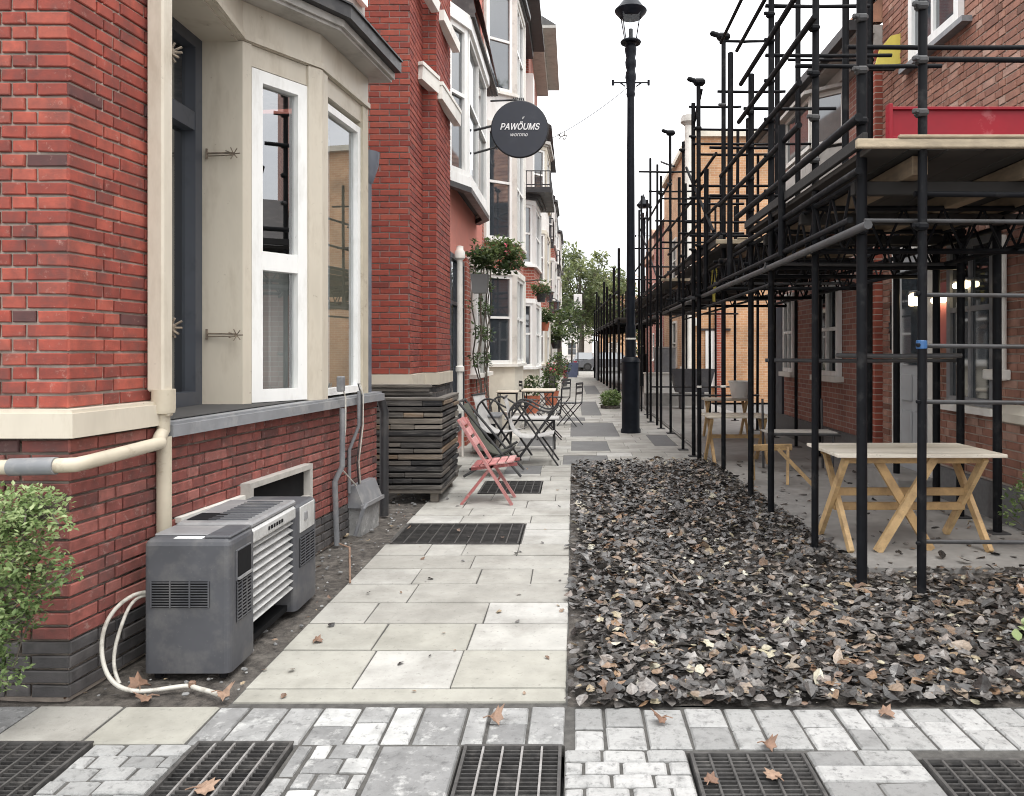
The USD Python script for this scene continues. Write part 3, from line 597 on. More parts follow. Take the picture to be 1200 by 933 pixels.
class Bricks:
    """bricks of one building; the biggest ones in view become parts, the rest one part"""
    def __init__(s, parent, limit=295, back=False): s.parent, s.limit, s.items = parent, limit, []
    def wall(s, o, d, n, L, z0, z1, m, holes=(), course=.062, bl=.21, joint=.011, proud=.008, start=0.0, bond="flemish", rough=1.0, low=None, shift=0.0, slopes=None):
        o, d, n = (np.array(q, float) for q in (o, d, n))
        k = 0; z = z0
        while z < z1 - .02:
            zt = min(z + course - joint, z1); zc = (z + zt) / 2
            cuts = [(a, b) for a, b, c, e in holes if c < zc < e]
            u = start - rnd.choice((0, 0)) - (0 if k % 2 == 0 else bl * .5 if bond == "stretcher" else bl * .75) - shift
            j = k % 2
            while u < L:
                ln = bl if (bond == "stretcher" or j % 2 == 0) else bl * .5 - joint * .5
                a, b = max(u, start), min(u + ln, L)
                segs = [(a, b)]
                for ca, cb in cuts:
                    segs = [q for x, y in segs for q in ((x, min(y, ca)), (max(x, cb), y)) if q[1] - q[0] > .015]
                for a2, b2 in segs:
                    if b2 - a2 < .02: continue
                    top = zt if slopes is None else min(zt, slopes(.5 * (a2 + b2)))
                    if top - z < .02: continue
                    e = rough * .0025; f0 = proud + rnd.uniform(-e, e); bv = .004
                    jz = lambda: rnd.uniform(-.0018, .0018) * rough
                    p = [(a2 + jz(), z + jz()), (b2 + jz(), z + jz()), (b2 + jz(), top + jz()), (a2 + jz(), top + jz())]
                    q = [(p[0][0] + bv, p[0][1] + bv), (p[1][0] - bv, p[1][1] + bv), (p[2][0] - bv, p[2][1] - bv), (p[3][0] + bv, p[3][1] - bv)]
                    ti = rnd.uniform(-e, e) * .6
                    vv = [v3(o, d, n, x, -.004, y) for x, y in p] + [v3(o, d, n, x, f0 - bv, y) for x, y in p] + [v3(o, d, n, x, f0 + (ti if i in (1, 2) else -ti), y) for i, (x, y) in enumerate(q)]
                    ff = [[8, 9, 10, 11]] + [[i, (i + 1) % 4, 4 + (i + 1) % 4, 4 + i] for i in range(4)] + [[4 + i, 4 + (i + 1) % 4, 8 + (i + 1) % 4, 8 + i] for i in range(4)]
                    mm = low[1] if low and zc < low[0] else m
                    c = np.mean(vv, 0); toc = np.array([-c[0], -c[1]])
                    facing = max(0.0, float(toc @ n) / np.linalg.norm(toc))
                    t = rnd.random()
                    t = t * t * .25 if rnd.random() < .03 else .25 + .75 * t
                    s.items.append((seen(c, b2 - a2) * (.2 + facing) if facing > 0 else 0, vv, ff, mm, t))
                u += ln + joint; j += 1
            k += 1; z += course
    def done(s, name="brick", rest="brickwork"):
        s.items.sort(key=lambda q: -q[0]); n = 0; left = {}
        for sz, vv, ff, mm, t in s.items:
            if n < s.limit and sz > 6: put(MB().add(vv, ff, t), name, mm, s.parent); n += 1
            else: left.setdefault(mm, MB()).add(vv, ff, t)
        for mm, b in left.items(): put(b, rest, mm, s.parent, kind="stuff")

def window(parent, A, B, z0, z1, n, frame="white_paint", glass="pane_far", fw=.07, fd=.06, bars=(), mull=(), recess=0.0, bw=.05, sill=None, name="window", curtain=None, back=.10, arch=False):
    """A window between A and B in plan: frame > panes, sill, curtain. bars: heights of cross bars, mull: fractions of the width."""
    d, L = unit(A, B); n = np.array(n, float); o = np.array(A[:2], float) - n * recess
    fr = MB()
    wbox(fr, o, d, n, 0, L, 0, fd, z0, z0 + fw); wbox(fr, o, d, n, 0, L, 0, fd, z1 - fw, z1)
    wbox(fr, o, d, n, 0, fw, 0.0, fd, z0 + fw, z1 - fw); wbox(fr, o, d, n, L - fw, L, 0.0, fd, z0 + fw, z1 - fw)
    us = [fw] + [L * m for m in mull] + [L - fw]; zs = [z0 + fw] + list(bars) + [z1 - fw]
    for m in mull: wbox(fr, o, d, n, L * m - bw / 2, L * m + bw / 2, .004, fd - .008, z0 + fw, z1 - fw)
    for i, (ua, ub) in enumerate(zip(us[:-1], us[1:])):
        ua2 = ua + (bw / 2 if i else 0); ub2 = ub - (bw / 2 if i < len(us) - 2 else 0)
        for b in bars: wbox(fr, o, d, n, ua2, ub2, .002, fd - .004, b - bw / 2, b + bw / 2)
    w = put(fr, name, frame, parent)
    for i, (ua, ub) in enumerate(zip(us[:-1], us[1:])):
        for j, (za, zb) in enumerate(zip(zs[:-1], zs[1:])):
            p = MB().add([v3(o, d, n, ua - .004, .02, za - .004), v3(o, d, n, ub + .004, .02, za - .004), v3(o, d, n, ub + .004, .02, zb + .004), v3(o, d, n, ua - .004, .02, zb + .004)], [[0, 1, 2, 3]]); put(p, "pane", glass, w)
    if sill:
        s = MB(); wbox(s, o, d, n, -.05, L + .05, -.02, fd + sill[0], z0 - sill[1], z0 - .002); put(s, "sill", sill[2], w)
    if curtain:
        c = MB(); k = 14
        for side in curtain:
            a, b, ca, cb = side
            for q in range(k):
                u0, u1 = a * L + (b - a) * L * q / k, a * L + (b - a) * L * (q + 1) / k
                w0, w1 = -back - .03 * math.sin(q * 1.9), -back - .03 * math.sin((q + 1) * 1.9)
                c.add([v3(o, d, n, u0, w0, ca), v3(o, d, n, u1, w1, ca), v3(o, d, n, u1, w1, cb), v3(o, d, n, u0, w0, cb)], [[0, 1, 2, 3]], .8)
        put(c, "curtain", "curtain", w)
    return w

def offset_line(pts, n_of, dist):
    """offsets an open polyline in plan to its right (outward) side by dist, mitred"""
    pts = [np.array(p, float) for p in pts]; out = []
    ns = []
    for a, b in zip(pts[:-1], pts[1:]):
        d, _ = unit(a, b); ns.append(np.array([d[1], -d[0]]))
    for i, p in enumerate(pts):
        if i == 0: m, k = ns[0], 1
        elif i == len(pts) - 1: m, k = ns[-1], 1
        else:
            m = ns[i - 1] + ns[i]; m /= np.linalg.norm(m); k = 1 / (m @ ns[i])
        out.append(p + m * dist * k)
    return out
def ribbon(pts, din, dout, z0, z1, mb=None, tone=.5):
    """a moulding following a polyline, from din to dout outward"""
    a, b = offset_line(pts, None, din), offset_line(pts, None, dout)
    return (mb or MB()).prism([tuple(p) for p in a] + [tuple(p) for p in b[::-1]], z0, z1, tone)

# ================================================================ NEAR LEFT HOUSE (brick corner, bay window)
P0 = np.array([-2.17, 3.31]); D1 = np.array([.1084, .9941]); N1 = np.array([.9941, -.1084])
def W1(u, w=0.0): return P0 + D1 * u + N1 * w
UE = 3.62
UB = 3.36
H = thing("corner_house", (-2.2, 5.0, 0), "near red brick house with a cream bay window and grey sill, left foreground", "house")
# plan of the bay: recess plane, return post, canted face, front face
Bp = np.array([-2.255, 5.177]); Cp = W1(2.43, .0); Ep = W1(UB, .0)
RX = -2.485
core = MB()
core.prism([(-6, 3.33), tuple(W1(.0, -.02) + [0, .02]), tuple(W1(UE - .02, -.02)), (-6, 6.85)], -.1, 1.10)                      # under the sill
core.prism([(-6, 3.356), tuple(W1(.046, -.044)), tuple(W1(.62, -.044)), (RX - .9, 4.0), (-6, 4.0)], 1.10, 7.5)
core.prism([(-6, 4.0), (RX - .9, 4.0), (RX - .9, 6.83), (-6, 6.83)], 1.10, 7.5)
core.prism([(-3.4, 3.95), tuple(W1(.55, -.045)), tuple(Bp + [-.05, 0]), tuple(Cp - N1 * .06), tuple(Ep - N1 * .06 - D1 * .03), (-3.4, 6.83)], 3.62, 4.2)
core.prism([(-3.35, 3.95), tuple(W1(.55, -.12)), tuple(W1(UB - .02, -.12)), (-3.35, 6.6)], 4.2, 7.5)
put(core, "mortar_wall", "mortar", H)
bk = Bricks(H, 298)
LOWP = .04
bk.wall(W1(0), D1, N1, UE, .012, 1.125, "brick_red_shaded", holes=[(.6, UE, 1.04, 2)], low=(.27, "brick_black"), start=-.006, proud=.008)
bk.wall((P0[0] - 2.4, P0[1]), (1, 0), (0, -1), 2.4, .012, 1.12, "brick_red_shaded", low=(.27, "brick_black"), shift=.08)
U0 = (W1(0, -.04) + D1 * .04)
bk.wall(U0, D1, N1, .575, 1.255, 4.6, "brick_red", start=-.006)
bk.wall((U0[0] - 2.4, U0[1]), (1, 0), (0, -1), 2.4, 1.255, 4.6, "brick_red", shift=.05)
bk.wall(W1(UE, 0), (-1, 0), (0, 1), 1.5, .012, 1.05, "brick_red_shaded")
bk.done()
# cream string course round the corner
sc = [(P0[0] - 2.4, P0[1] - .0), tuple(P0), tuple(W1(.62))]
st = ribbon(sc, -.1, .045, 1.13, 1.235); ribbon(sc, -.1, .03, 1.235, 1.25, st)
put(st, "string_course", "cream_paint", H)
# sill: one ledge below recess, cant and front
sl = MB().prism([tuple(W1(.60, .075)), tuple(W1(UE + .02, .075)), tuple(W1(UE + .02, -.3)), (RX - .1, 5.9), (RX - .1, 3.95), tuple(W1(.60, -.3))], 1.065, 1.125)
sl.prism([tuple(W1(.60, .055)), tuple(W1(UE + .0, .055)), tuple(W1(UE + .0, -.3)), (RX - .1, 5.9), (RX - .1, 3.95), tuple(W1(.60, -.3))], 1.125, 1.14)
put(sl, "sill", "sill_paint", H)
put(MB().prism([tuple(W1(.62, .0)), tuple(W1(UE - .03, .0)), tuple(W1(UE - .03, -.3)), (RX - .1, 5.9), (RX - .1, 3.95), tuple(W1(.62, -.3))], 1.02, 1.063), "sill_bed", "mortar_dark", H)
# dark window in the recess
window(H, (RX, 3.98), (RX, 5.16), 1.145, 3.6, (1, 0), "slate_frame", "pane_near", fw=.09, fd=.09, bars=(3.02,), bw=.12, recess=.1, curtain=[(.0, 1, 1.2, 3.0)], back=.12)
# reveal on the near side of the recess, posts, soffit, fascia
rv = MB().prism([tuple(W1(.605, -.05)), tuple(W1(.66, -.05)), (RX - .05, 3.97), (RX - .05, 3.86)], 1.142, 3.62); put(rv, "reveal", "cream_paint", H)
dC, LC = unit(Bp, Cp); nC = np.array([dC[1], -dC[0]])
post = MB().prism([(RX - .1, 5.165), tuple(Bp + [.03, -.012]), tuple(Bp + dC * .075 + nC * .03), tuple(Bp + dC * .09 - nC * .06), (RX - .1, 5.36)], 1.142, 3.59); put(post, "post", "cream_paint", H)
post = MB().prism([tuple(Cp - dC * .11 + nC * .035), tuple(Cp + nC * .035 + (N1 * .012)), tuple(Cp + N1 * .035 + D1 * .02), tuple(Cp + N1 * .035 + D1 * .10), tuple(Cp + D1 * .1 - N1 * .1), tuple(Cp - dC * .11 - nC * .1)], 1.142, 3.59); put(post, "post", "cream_paint", H)
post = MB(); wbox(post, W1(0), D1, N1, UB - .12, UB, -.3, .03, 1.142, 3.59); put(post, "post", "pale_pipe", H)
window(H, Bp + dC * .085, Cp - dC * .105, 1.15, 3.44, nC, "white_paint", "pane_near", fw=.085, fd=.07, bars=(2.13,), bw=.13, recess=.05, curtain=[(.45, .95, 1.2, 2.1), (.0, .2, 1.2, 1.9)], back=.1)
window(H, Cp + D1 * .105, Ep - D1 * .125, 1.16, 3.40, N1, "white_paint", "pane_near", fw=.055, fd=.06, recess=.05, curtain=[(.75, 1.0, 1.2, 3.3)], back=.22)
bay = [tuple(W1(.60)), tuple(Bp), tuple(Cp), tuple(Ep)]
put(ribbon([bay[1], bay[2], bay[3]], -.12, .012, 3.45, 3.592), "head_board", "cream_paint", H)
fa = ribbon(bay, -.10, .03, 3.595, 3.86); ribbon(bay, .03, .05, 3.60, 3.64, fa); put(fa, "fascia", "cream_paint", H)
put(MB().prism([tuple(W1(.58, -.02)), tuple(Bp + [0, -.02]), (RX - .15, 5.2), (RX - .15, 3.9)], 3.585, 3.612), "soffit", "cream_paint", H)
# eaves: boarded soffit, two-step moulding and black gutter
ev = [tuple(W1(.85)), tuple(Bp), tuple(Cp), tuple(W1(UB + .12))]
sf = ribbon(ev, -.05, .20, 3.862, 3.885); ribbon(ev, .13, .225, 3.886, 3.94, sf); put(sf, "eaves_soffit", "soffit_grey", H)
gt = ribbon(ev, .19, .285, 3.942, 4.035); ribbon(ev, .18, .30, 4.036, 4.05, gt); put(gt, "gutter", "gutter_black", H)
rf = MB()
lo, hi = offset_line(ev, None, .25), offset_line(ev, None, -.13)
for i in range(3):
    for k in range(7):
        a, b = k / 7, (k + 1) / 7
        p = [np.append(lo[i] + (hi[i] - lo[i]) * a, 4.045 + .36 * a + .018), np.append(lo[i + 1] + (hi[i + 1] - lo[i + 1]) * a, 4.045 + .36 * a + .018),
             np.append(lo[i + 1] + (hi[i + 1] - lo[i + 1]) * b, 4.045 + .36 * b), np.append(lo[i] + (hi[i] - lo[i]) * b, 4.045 + .36 * b)]
        q = [x - [0, 0, .03] for x in p]; rf.add(p + q, [[0, 1, 2, 3], [0, 1, 5, 4], [4, 5, 6, 7], [0, 3, 7, 4], [1, 2, 6, 5]], rnd.random())
put(rf, "roof", "roof_tile", H)
upper = MB(); wbox(upper, W1(0), D1, N1, 2.5, UB - .0, -.119, .0, 4.2, 7.4); put(upper, "upper_bay_wall", "soffit_grey", H)
window(H, W1(2.6, .0), W1(UB - .06, .0), 4.45, 6.2, N1, "white_paint", "pane_far", fw=.09, fd=.05, bars=(5.4,), recess=.0)
# rooms behind the glass
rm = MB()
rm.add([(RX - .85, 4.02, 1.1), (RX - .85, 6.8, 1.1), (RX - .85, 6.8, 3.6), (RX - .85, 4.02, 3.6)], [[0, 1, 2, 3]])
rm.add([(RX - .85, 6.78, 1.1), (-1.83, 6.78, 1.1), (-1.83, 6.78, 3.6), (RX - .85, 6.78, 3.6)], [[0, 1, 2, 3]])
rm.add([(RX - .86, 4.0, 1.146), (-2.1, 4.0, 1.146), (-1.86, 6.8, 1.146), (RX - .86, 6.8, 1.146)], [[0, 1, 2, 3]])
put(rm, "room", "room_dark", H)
# iron hooks left on the post and lintel
for (p, q, z) in (((-2.46, 5.15), (-2.27, 5.13), 2.83), ((-2.46, 5.15), (-2.25, 5.13), 1.62)):
    hk = MB().tube([(*p, z), (*q, z - .003)], .006, 6); hk.tube([(p[0], p[1], z - .02), (q[0], q[1], z - .018)], .004, 5)
    for k in range(7):
        a = k * .9; hk.tube([(q[0], q[1], z - .01), (q[0] + .05 * math.cos(a), q[1] - .02, z - .01 + .04 * math.sin(a))], .004, 4)
    hk.tube([(p[0], p[1], z - .04), (p[0], p[1], z + .03)], .008, 5)
    put(hk, "shutter_hook", "rust_iron", H)
hk = MB()
for k in range(6):
    a = k * 1.1; c = np.append(W1(.95, .05), 3.74); hk.tube([c, c + [0.01, .06 * math.cos(a), .05 * math.sin(a)]], .005, 4)
put(hk, "shutter_hook", "rust_iron", H)
# basement vent in the brick plinth, and the ledge that runs to it
for k, (u0, u1, z0, z1) in enumerate(((1.35, 2.2, .45, .70),)):
    vt = MB(); 
    for a, b, c, e in ((u0, u1, z1 - .035, z1), (u0, u1, z0, z0 + .03), (u0, u0 + .04, z0 + .03, z1 - .035), (u1 - .04, u1, z0 + .03, z1 - .035)): wbox(vt, W1(0), D1, N1, a, b, -.02, .07, c, e)
    vf = put(vt, "vent_frame", "soffit_grey", H)
    b = MB(); wbox(b, W1(0), D1, N1, u0 + .04, u1 - .04, .012, .02, z0 + .03, z1 - .035); put(b, "vent_void", "unit_dark", vf)  # solid black plate, its colour standing for shade inside the vent
lg = MB(); wbox(lg, W1(0), D1, N1, .72, 1.36, 0.0, .04, .60, .63); put(lg, "ledge", "old_white", H)

# ---- pipes on the house
t = thing("downpipe", (*W1(.6, .05), 0), "square cream downpipe with a round elbow at the brick corner", "downpipe")
for z0, z1 in ((1.30, 4.9),):
    p = MB()
    c = W1(.558, .03)
    ang = math.atan2(D1[1], D1[0])
    p.rbox((*c, (z0 + z1) / 2), (.082, .09, z1 - z0), .01, rz=ang); put(p, "square_pipe", "cream_paint", t)
c = W1(.565, .045)
sk = MB().lathe([(.0, 1.19), (.052, 1.19), (.056, 1.21), (.056, 1.31), (.0, 1.31)], c, 14); put(sk, "socket", "pale_pipe", t, smooth=40)
pts = [(*c, 1.22), (*c, 1.10)]
corner = W1(-.02, .075); A = W1(.48, .085)
for k in range(1, 8):
    a = k / 8 * math.pi / 2; pts.append((c[0] + (A[0] - c[0]) * (1 - math.cos(a)), c[1] + (A[1] - c[1]) * math.sin(a) * .9, 1.10 - .045 * math.sin(a) - .006 * k / 8))
pts += [(*A, 1.05), (*W1(.3, .085), 1.04), (*W1(.0, .085), 1.025), (P0[0] + .07, P0[1] - .07, 1.022), (P0[0] - .02, P0[1] - .09, 1.02), (P0[0] - .2, P0[1] - .09, 1.015), (P0[0] - 2.2, P0[1] - .09, .98)]
put(MB().tube(pts, .031, 14), "elbow_pipe", "pale_pipe", t, smooth=50)
put(MB().tube([(P0[0] + .0, P0[1] - .088, 1.0205), (P0[0] - .09, P0[1] - .09, 1.018), (P0[0] - .19, P0[1] - .09, 1.015)], .037, 14), "coupling", "grey_metal", t, smooth=50)
lowp = W1(.57, .045); put(MB().tube([(*lowp, .0), (*lowp, 1.07)], .036, 14), "lower_pipe", "pale_pipe", t, smooth=50)
for z in (3.02, 1.62):
    b = MB(); q = np.append(W1(.605, .05), z)
    for k in range(8):
        a = k * .8; b.tube([q, q + [.035 * math.cos(a) + .03, .02 * math.sin(a * 2), .05 * math.sin(a)]], .006, 5)
    b.rbox(q, (.06, .03, .035), .005); put(b, "iron_bracket", "rust_iron", t)
b = MB(); b.rbox((*W1(.55, .02), 1.17), (.1, .05, .05), .006, rz=1.46); b.rbox((*W1(.56, .07), 1.205), (.04, .04, .06), .006, rz=1.46); put(b, "pipe_clip", "pale_pipe", t)

t = thing("downpipe", (*W1(3.68, -.02), 0), "blue grey rain pipe with a hopper at the far end of the bay", "downpipe")
q = W1(3.50, -.03)
put(MB().tube([(*q, 1.1), (*q, 2.9), (*q, 3.0)], .035, 12), "pipe", "pipe_blue", t, smooth=50)
put(MB().lathe([(.035, 2.98), (.05, 3.0), (.10, 3.15), (.105, 3.26), (.085, 3.26), (.07, 3.14)], q, 12), "hopper", "pipe_blue", t, smooth=40)
put(MB().tube([(*(q + [-.04, -.03]), 3.22), (*(q + [-.14, -.04]), 3.3), (*(q + [-.15, -.04]), 3.65)], .03, 10), "swan_neck", "gutter_black", t, smooth=50)
put(MB().tube([(-1.73, 7.02, .0), (-1.73, 7.02, .95), (-1.75, 6.99, 1.06)], .04, 10), "waste_pipe", "gutter_black", t, smooth=50)

t = thing("service_pipes", (*W1(2.6, .05), 0), "thin grey conduit and cables running down the brick from the front window", "pipes")
for u, z0, z1, r, m, dx in ((2.62, .0, 1.32, .022, "grey_metal", .05), (2.95, .35, 1.30, .014, "grey_metal", .03)):
    p = W1(u, dx); put(MB().tube([(*(p + N1 * .06), 1.06), (*(p + N1 * .06), .62), (*p, .5), (*(p + D1 * .04), z0)] if u < 2.7 else [(*(p + N1 * .08), 1.18), (*(p + N1 * .08), .9), (*p, .7), (*p, z0)], r, 8), "conduit", m, t, smooth=50)
for k, u in enumerate((2.66, 2.98, 3.02)):
    p = W1(u, .09); put(MB().tube([(*p, 1.24), (*(p + N1 * .03), 1.14), (*(p + N1 * .02 + D1 * .02), .9), (*(p - D1 * .02), .6), (*(W1(3.05 + .03 * k, .06)), .38)], .006, 6), "cable", "cable_white" if k != 1 else "gutter_black", t, smooth=50)
b = MB(); b.rbox((*W1(2.64, .09), 1.25), (.06, .05, .12), .008, rz=1.46); put(b, "switch_box", "grey_metal", t)

t = thing("meter_box", (*W1(3.15, .1), 0), "low grey metal box against the brick plinth below the far bay window", "box")
b = MB()
q = [v3(W1(0), D1, N1, u, w, z) for u in (2.98, 3.42) for w, z in ((.0, .22), (.13, .22), (.13, .25), (.07, .40), (.0, .40))]
b.add(q, [[0, 1, 2], [0, 2, 3], [0, 3, 4], [5, 7, 6], [5, 8, 7], [5, 9, 8]]); b.add(q, [[i, (i + 1) % 5, 5 + (i + 1) % 5, 5 + i] for i in range(5)])
put(b, "cover", "grey_metal", t)
b = MB(); wbox(b, W1(0), D1, N1, 3.0, 3.40, 0, .11, -.02, .218); put(b, "base_block", "sett_grey", t)
b = MB(); wbox(b, W1(0), D1, N1, 2.96, 3.44, .12, .145, .22, .25); put(b, "lip", "unit_top", t)
put(MB().tube([(*W1(2.9, .1), .02), (*W1(2.9, .17), .24), (*W1(2.96, .17), .26)], .016, 7), "pipe", "grey_metal", t, smooth=50)

# ================================================================ HOUSE WITH BRICK PIERS
H = thing("pier_house", (-2.2, 9.7, 0), "red brick house with two stepped brick piers and a cream string course", "house")
steps = [(-3.2, 8.8), (-1.877, 8.8), (-1.877, 9.54), (-1.707, 9.54), (-1.707, 10.6), (-3.2, 10.6)]
put(MB().prism(steps, -.1, 10.2), "mortar_wall", "mortar_dark", H)
bk = Bricks(H, 295)
for (a, b) in zip(steps[:-2], steps[1:-1]):
    d, L = unit(a, b); n = (d[1], -d[0])
    o = a
    bk.wall(o, d, n, L + (.006 if n[1] < -.5 else 0), 1.245, 8.4, "brick_crimson", course=.0705, bl=.215, joint=.010, proud=.007, bond="stretcher", shift=.03)
    bk.wall(o, d, n, L, .01, 1.09, "brick_black", course=.0705, proud=.007)
bk.done()
put(ribbon(steps[:5], -.05, .045, 1.09, 1.235), "string_course", "cream_paint", H)
m = MB(); m.prism([(-3.2, 10.61), (-1.9, 10.61), (-1.9, 7.4), (-3.2, 7.4)], 8.5, 8.6)
hood = MB(); 
for (a, b, z) in (((-1.86, 9.25), (-1.72, 9.62), 4.86), ((-1.69, 9.62), (-1.60, 10.6), 4.75)):
    hood.bar((*a, z), (*b, z - .06), .10, .17); hood.bar((a[0] - .02, a[1], z + .11), (b[0] - .02, b[1], z + .05), .16, .045)
put(hood, "corbel_band", "old_white", H)
for z in (5.75,):
    hood = MB().bar((-1.86, 8.95, z + .2), (-1.70, 9.5, z), .1, .14); hood.bar((-1.68, 9.7, z), (-1.60, 10.5, z - .1), .1, .14); put(hood, "corbel_band", "old_white", H)

def bayed_house(name, label, y0, y1, xf, ztop, wall, bay=None, storeys=(), oriel=None, windows=(), apron="white_paint", eave=.35, eavem="gutter_black", parapet=None, frame="white_paint", base="cream_render"):
    """a terraced house: wall, a canted bay in plan (list of points) with windows per storey, a roof with eaves"""
    H = thing(name, (xf, (y0 + y1) / 2, 0), label, "house")
    put(MB().box2((xf - 4, y0 + .004, -.1), (xf, y1 - .004, ztop)), "wall", wall, H)
    if eave:
        e = MB().box2((xf - 4, y0 + .01, ztop + .02), (xf + eave, y1 - .01, ztop + .12)); e.box2((xf - .1, y0 + .01, ztop - .2), (xf + eave * .5, y1 - .01, ztop + .018)); put(e, "eaves", eavem, H)
        r = MB(); r.add([(xf + eave, y0, ztop + .125), (xf + eave, y1, ztop + .125), (xf - 2.2, y1, ztop + 2.0), (xf - 2.2, y0, ztop + 2.0), (xf - 4, y0, ztop + .125), (xf - 4, y1, ztop + .125)],
                        [[0, 1, 2], [0, 2, 3], [3, 2, 5], [3, 5, 4], [0, 3, 4], [1, 5, 2]]); put(r, "roof", "slate", H)
    if bay is not None:
        zmax = max(s[1] for s in storeys) + .35
        body = [tuple(p) for p in offset_line(bay, None, -.06)]
        put(MB().prism([(xf - .5, bay[0][1] + .1)] + body + [(xf - .5, bay[-1][1] - .1)], -.1, zmax), "bay_core", "room_dark", H)
        prev = -.1
        for (z0, z1, ap) in storeys:
            a = ribbon(bay, -.06, .0, prev, z0 - .06); put(a, "apron", ap, H)
            put(ribbon(bay, -.06, .07, z0 - .06, z0), "bay_sill", apron, H)
            for p, q in zip(bay[:-1], bay[1:]):
                d, L = unit(p, q); n = (d[1], -d[0])
                if L > .25: window(H, np.array(p) + d * .05, np.array(q) - d * .05, z0, z1, n, frame, "pane_far", fw=.075, fd=.06, bars=(z0 + (z1 - z0) * .52,), recess=.05, mull=(.5,) if L > 1.1 else ())
            for p in bay:
                put(MB().box((p[0], p[1], (z0 + z1) / 2), (.10, .10, z1 - z0), tone=.5), "post", apron, H)
            put(ribbon(bay, -.06, .04, z1, z1 + .12), "bay_head", apron, H); prev = z1 + .12
        cor = ribbon(bay, -.06, .16, prev + .06, prev + .16); ribbon(bay, -.06, .09, prev, prev + .06, cor); put(cor, "cornice", eavem, H)
    for (yy0, yy1, z0, z1, fm) in windows:
        window(H, (xf, yy0), (xf, yy1), z0, z1, (1, 0), fm, "pane_far", fw=.08, fd=.07, bars=(z0 + (z1 - z0) * .5,), sill=(.06, .08, "old_white"))
    return H

# ---- pink rendered house with an oriel and slate eaves
H = bayed_house("pink_house", "pink rendered house with a white oriel window under dark slate eaves", 10.6, 14.95, -1.78, 10.0, "pink_render", windows=())
bay = [(-1.78, 10.75), (-1.55, 11.25), (-1.55, 13.6), (-1.78, 14.1)]
put(MB().prism([(-2.0, 10.8)] + [tuple(p) for p in offset_line(bay, None, -.05)] + [(-2.0, 14.05)], 3.95, 6.35), "oriel_core", "room_dark", H)
put(ribbon(bay, -.06, .03, 3.9, 4.05), "oriel_base", "white_paint", H); put(ribbon(bay, -.06, .06, 3.82, 3.9), "oriel_base", "gutter_black", H)
for p, q in zip(bay[:-1], bay[1:]):
    d, L = unit(p, q); window(H, np.array(p) + d * .03, np.array(q) - d * .03, 4.05, 6.2, (d[1], -d[0]), "white_paint", "pane_far", fw=.08, fd=.07, bars=(5.2,), mull=(.5,) if L > 1 else (), recess=.05)
put(ribbon(bay, -.06, .06, 6.2, 6.4), "oriel_head", "white_paint", H)
sl = MB()
for k in range(12):
    a, b = k / 12, (k + 1) / 12
    for j in range(9):
        ya, yb = 11.2 + 3.5 * j / 9, 11.2 + 3.5 * (j + 1) / 9 - .012
        xo = -1.42 - .32 * a; xo2 = -1.42 - .32 * b
        sl.add([(xo + .02, ya, 6.45 + 1.5 * a), (xo + .02, yb, 6.45 + 1.5 * a), (xo2, yb, 6.45 + 1.5 * b), (xo2, ya, 6.45 + 1.5 * b)], [[0, 1, 2, 3]], rnd.random())
sl.prism([(-1.78, 11.2), (-1.44, 11.2), (-1.44, 14.68), (-1.78, 14.68)], 6.38, 6.44)
sl.add([(-1.42, 11.2, 6.44), (-1.74, 11.2, 7.95), (-1.8, 11.2, 7.95), (-1.8, 11.2, 6.44)], [[0, 1, 2, 3]], .2)
for k in range(5): sl.box2((-1.76 + .06 * k, 11.22, 6.365), (-1.715 + .06 * k, 14.66, 6.379), tone=rnd.random())
put(sl, "slate_eave", "slate", H)
pier = MB().box2((-1.9, 12.2, -.05), (-1.70, 12.7, 3.0)); put(pier, "brick_pier", "far_red_brick", H)
pl = MB().box2((-1.9, 12.7, -.05), (-1.64, 14.9, 1.05)); put(pl, "brick_plinth", "far_red_brick", H)
for y in (12.75, 14.15): put(MB().lathe([(.11, 1.1), (.11, 1.2), (.08, 1.25), (.075, 2.7), (.11, 2.8), (.11, 2.9)], (-1.66, y), 10), "column", "white_paint", H, smooth=40)
put(MB().box2((-1.9, 12.55, 1.05), (-1.56, 14.95, 1.12)), "window_ledge", "old_white", H)
window(H, (-1.775, 12.9), (-1.775, 14.05), 1.12, 2.85, (1, 0), "white_paint", "pane_far", bars=(2.2,))
put(MB().box2((-1.9, 12.55, 2.9), (-1.6, 14.95, 3.05)), "lintel", "old_white", H)
window(H, (-1.775, 10.72), (-1.775, 12.1), .3, 2.9, (1, 0), "slate_frame", "pane_far", bars=(2.2,), mull=(.5,), name="door")
t = thing("downpipe", (-1.62, 10.95, 0), "white drainpipe with a bulky top on the pink house", "downpipe")
put(MB().tube([(-1.62, 10.95, .62), (-1.62, 10.95, 2.85)], .042, 12), "pipe", "old_white", t, smooth=50)
put(MB().lathe([(.042, 2.8), (.075, 2.83), (.075, 2.92), (.05, 2.95), (.05, 3.0), (.0, 3.01)], (-1.62, 10.95), 12), "head", "old_white", t, smooth=40)
put(MB().lathe([(.042, 1.2), (.062, 1.22), (.062, 1.28), (.042, 1.3)], (-1.62, 10.95), 12), "collar", "old_white", t, smooth=40)
for dx in (-.045, .045): put(MB().box2((-1.62 + dx - .012, 10.9, .0), (-1.62 + dx + .012, 10.96, .66)), "stand_leg", "old_white", t)

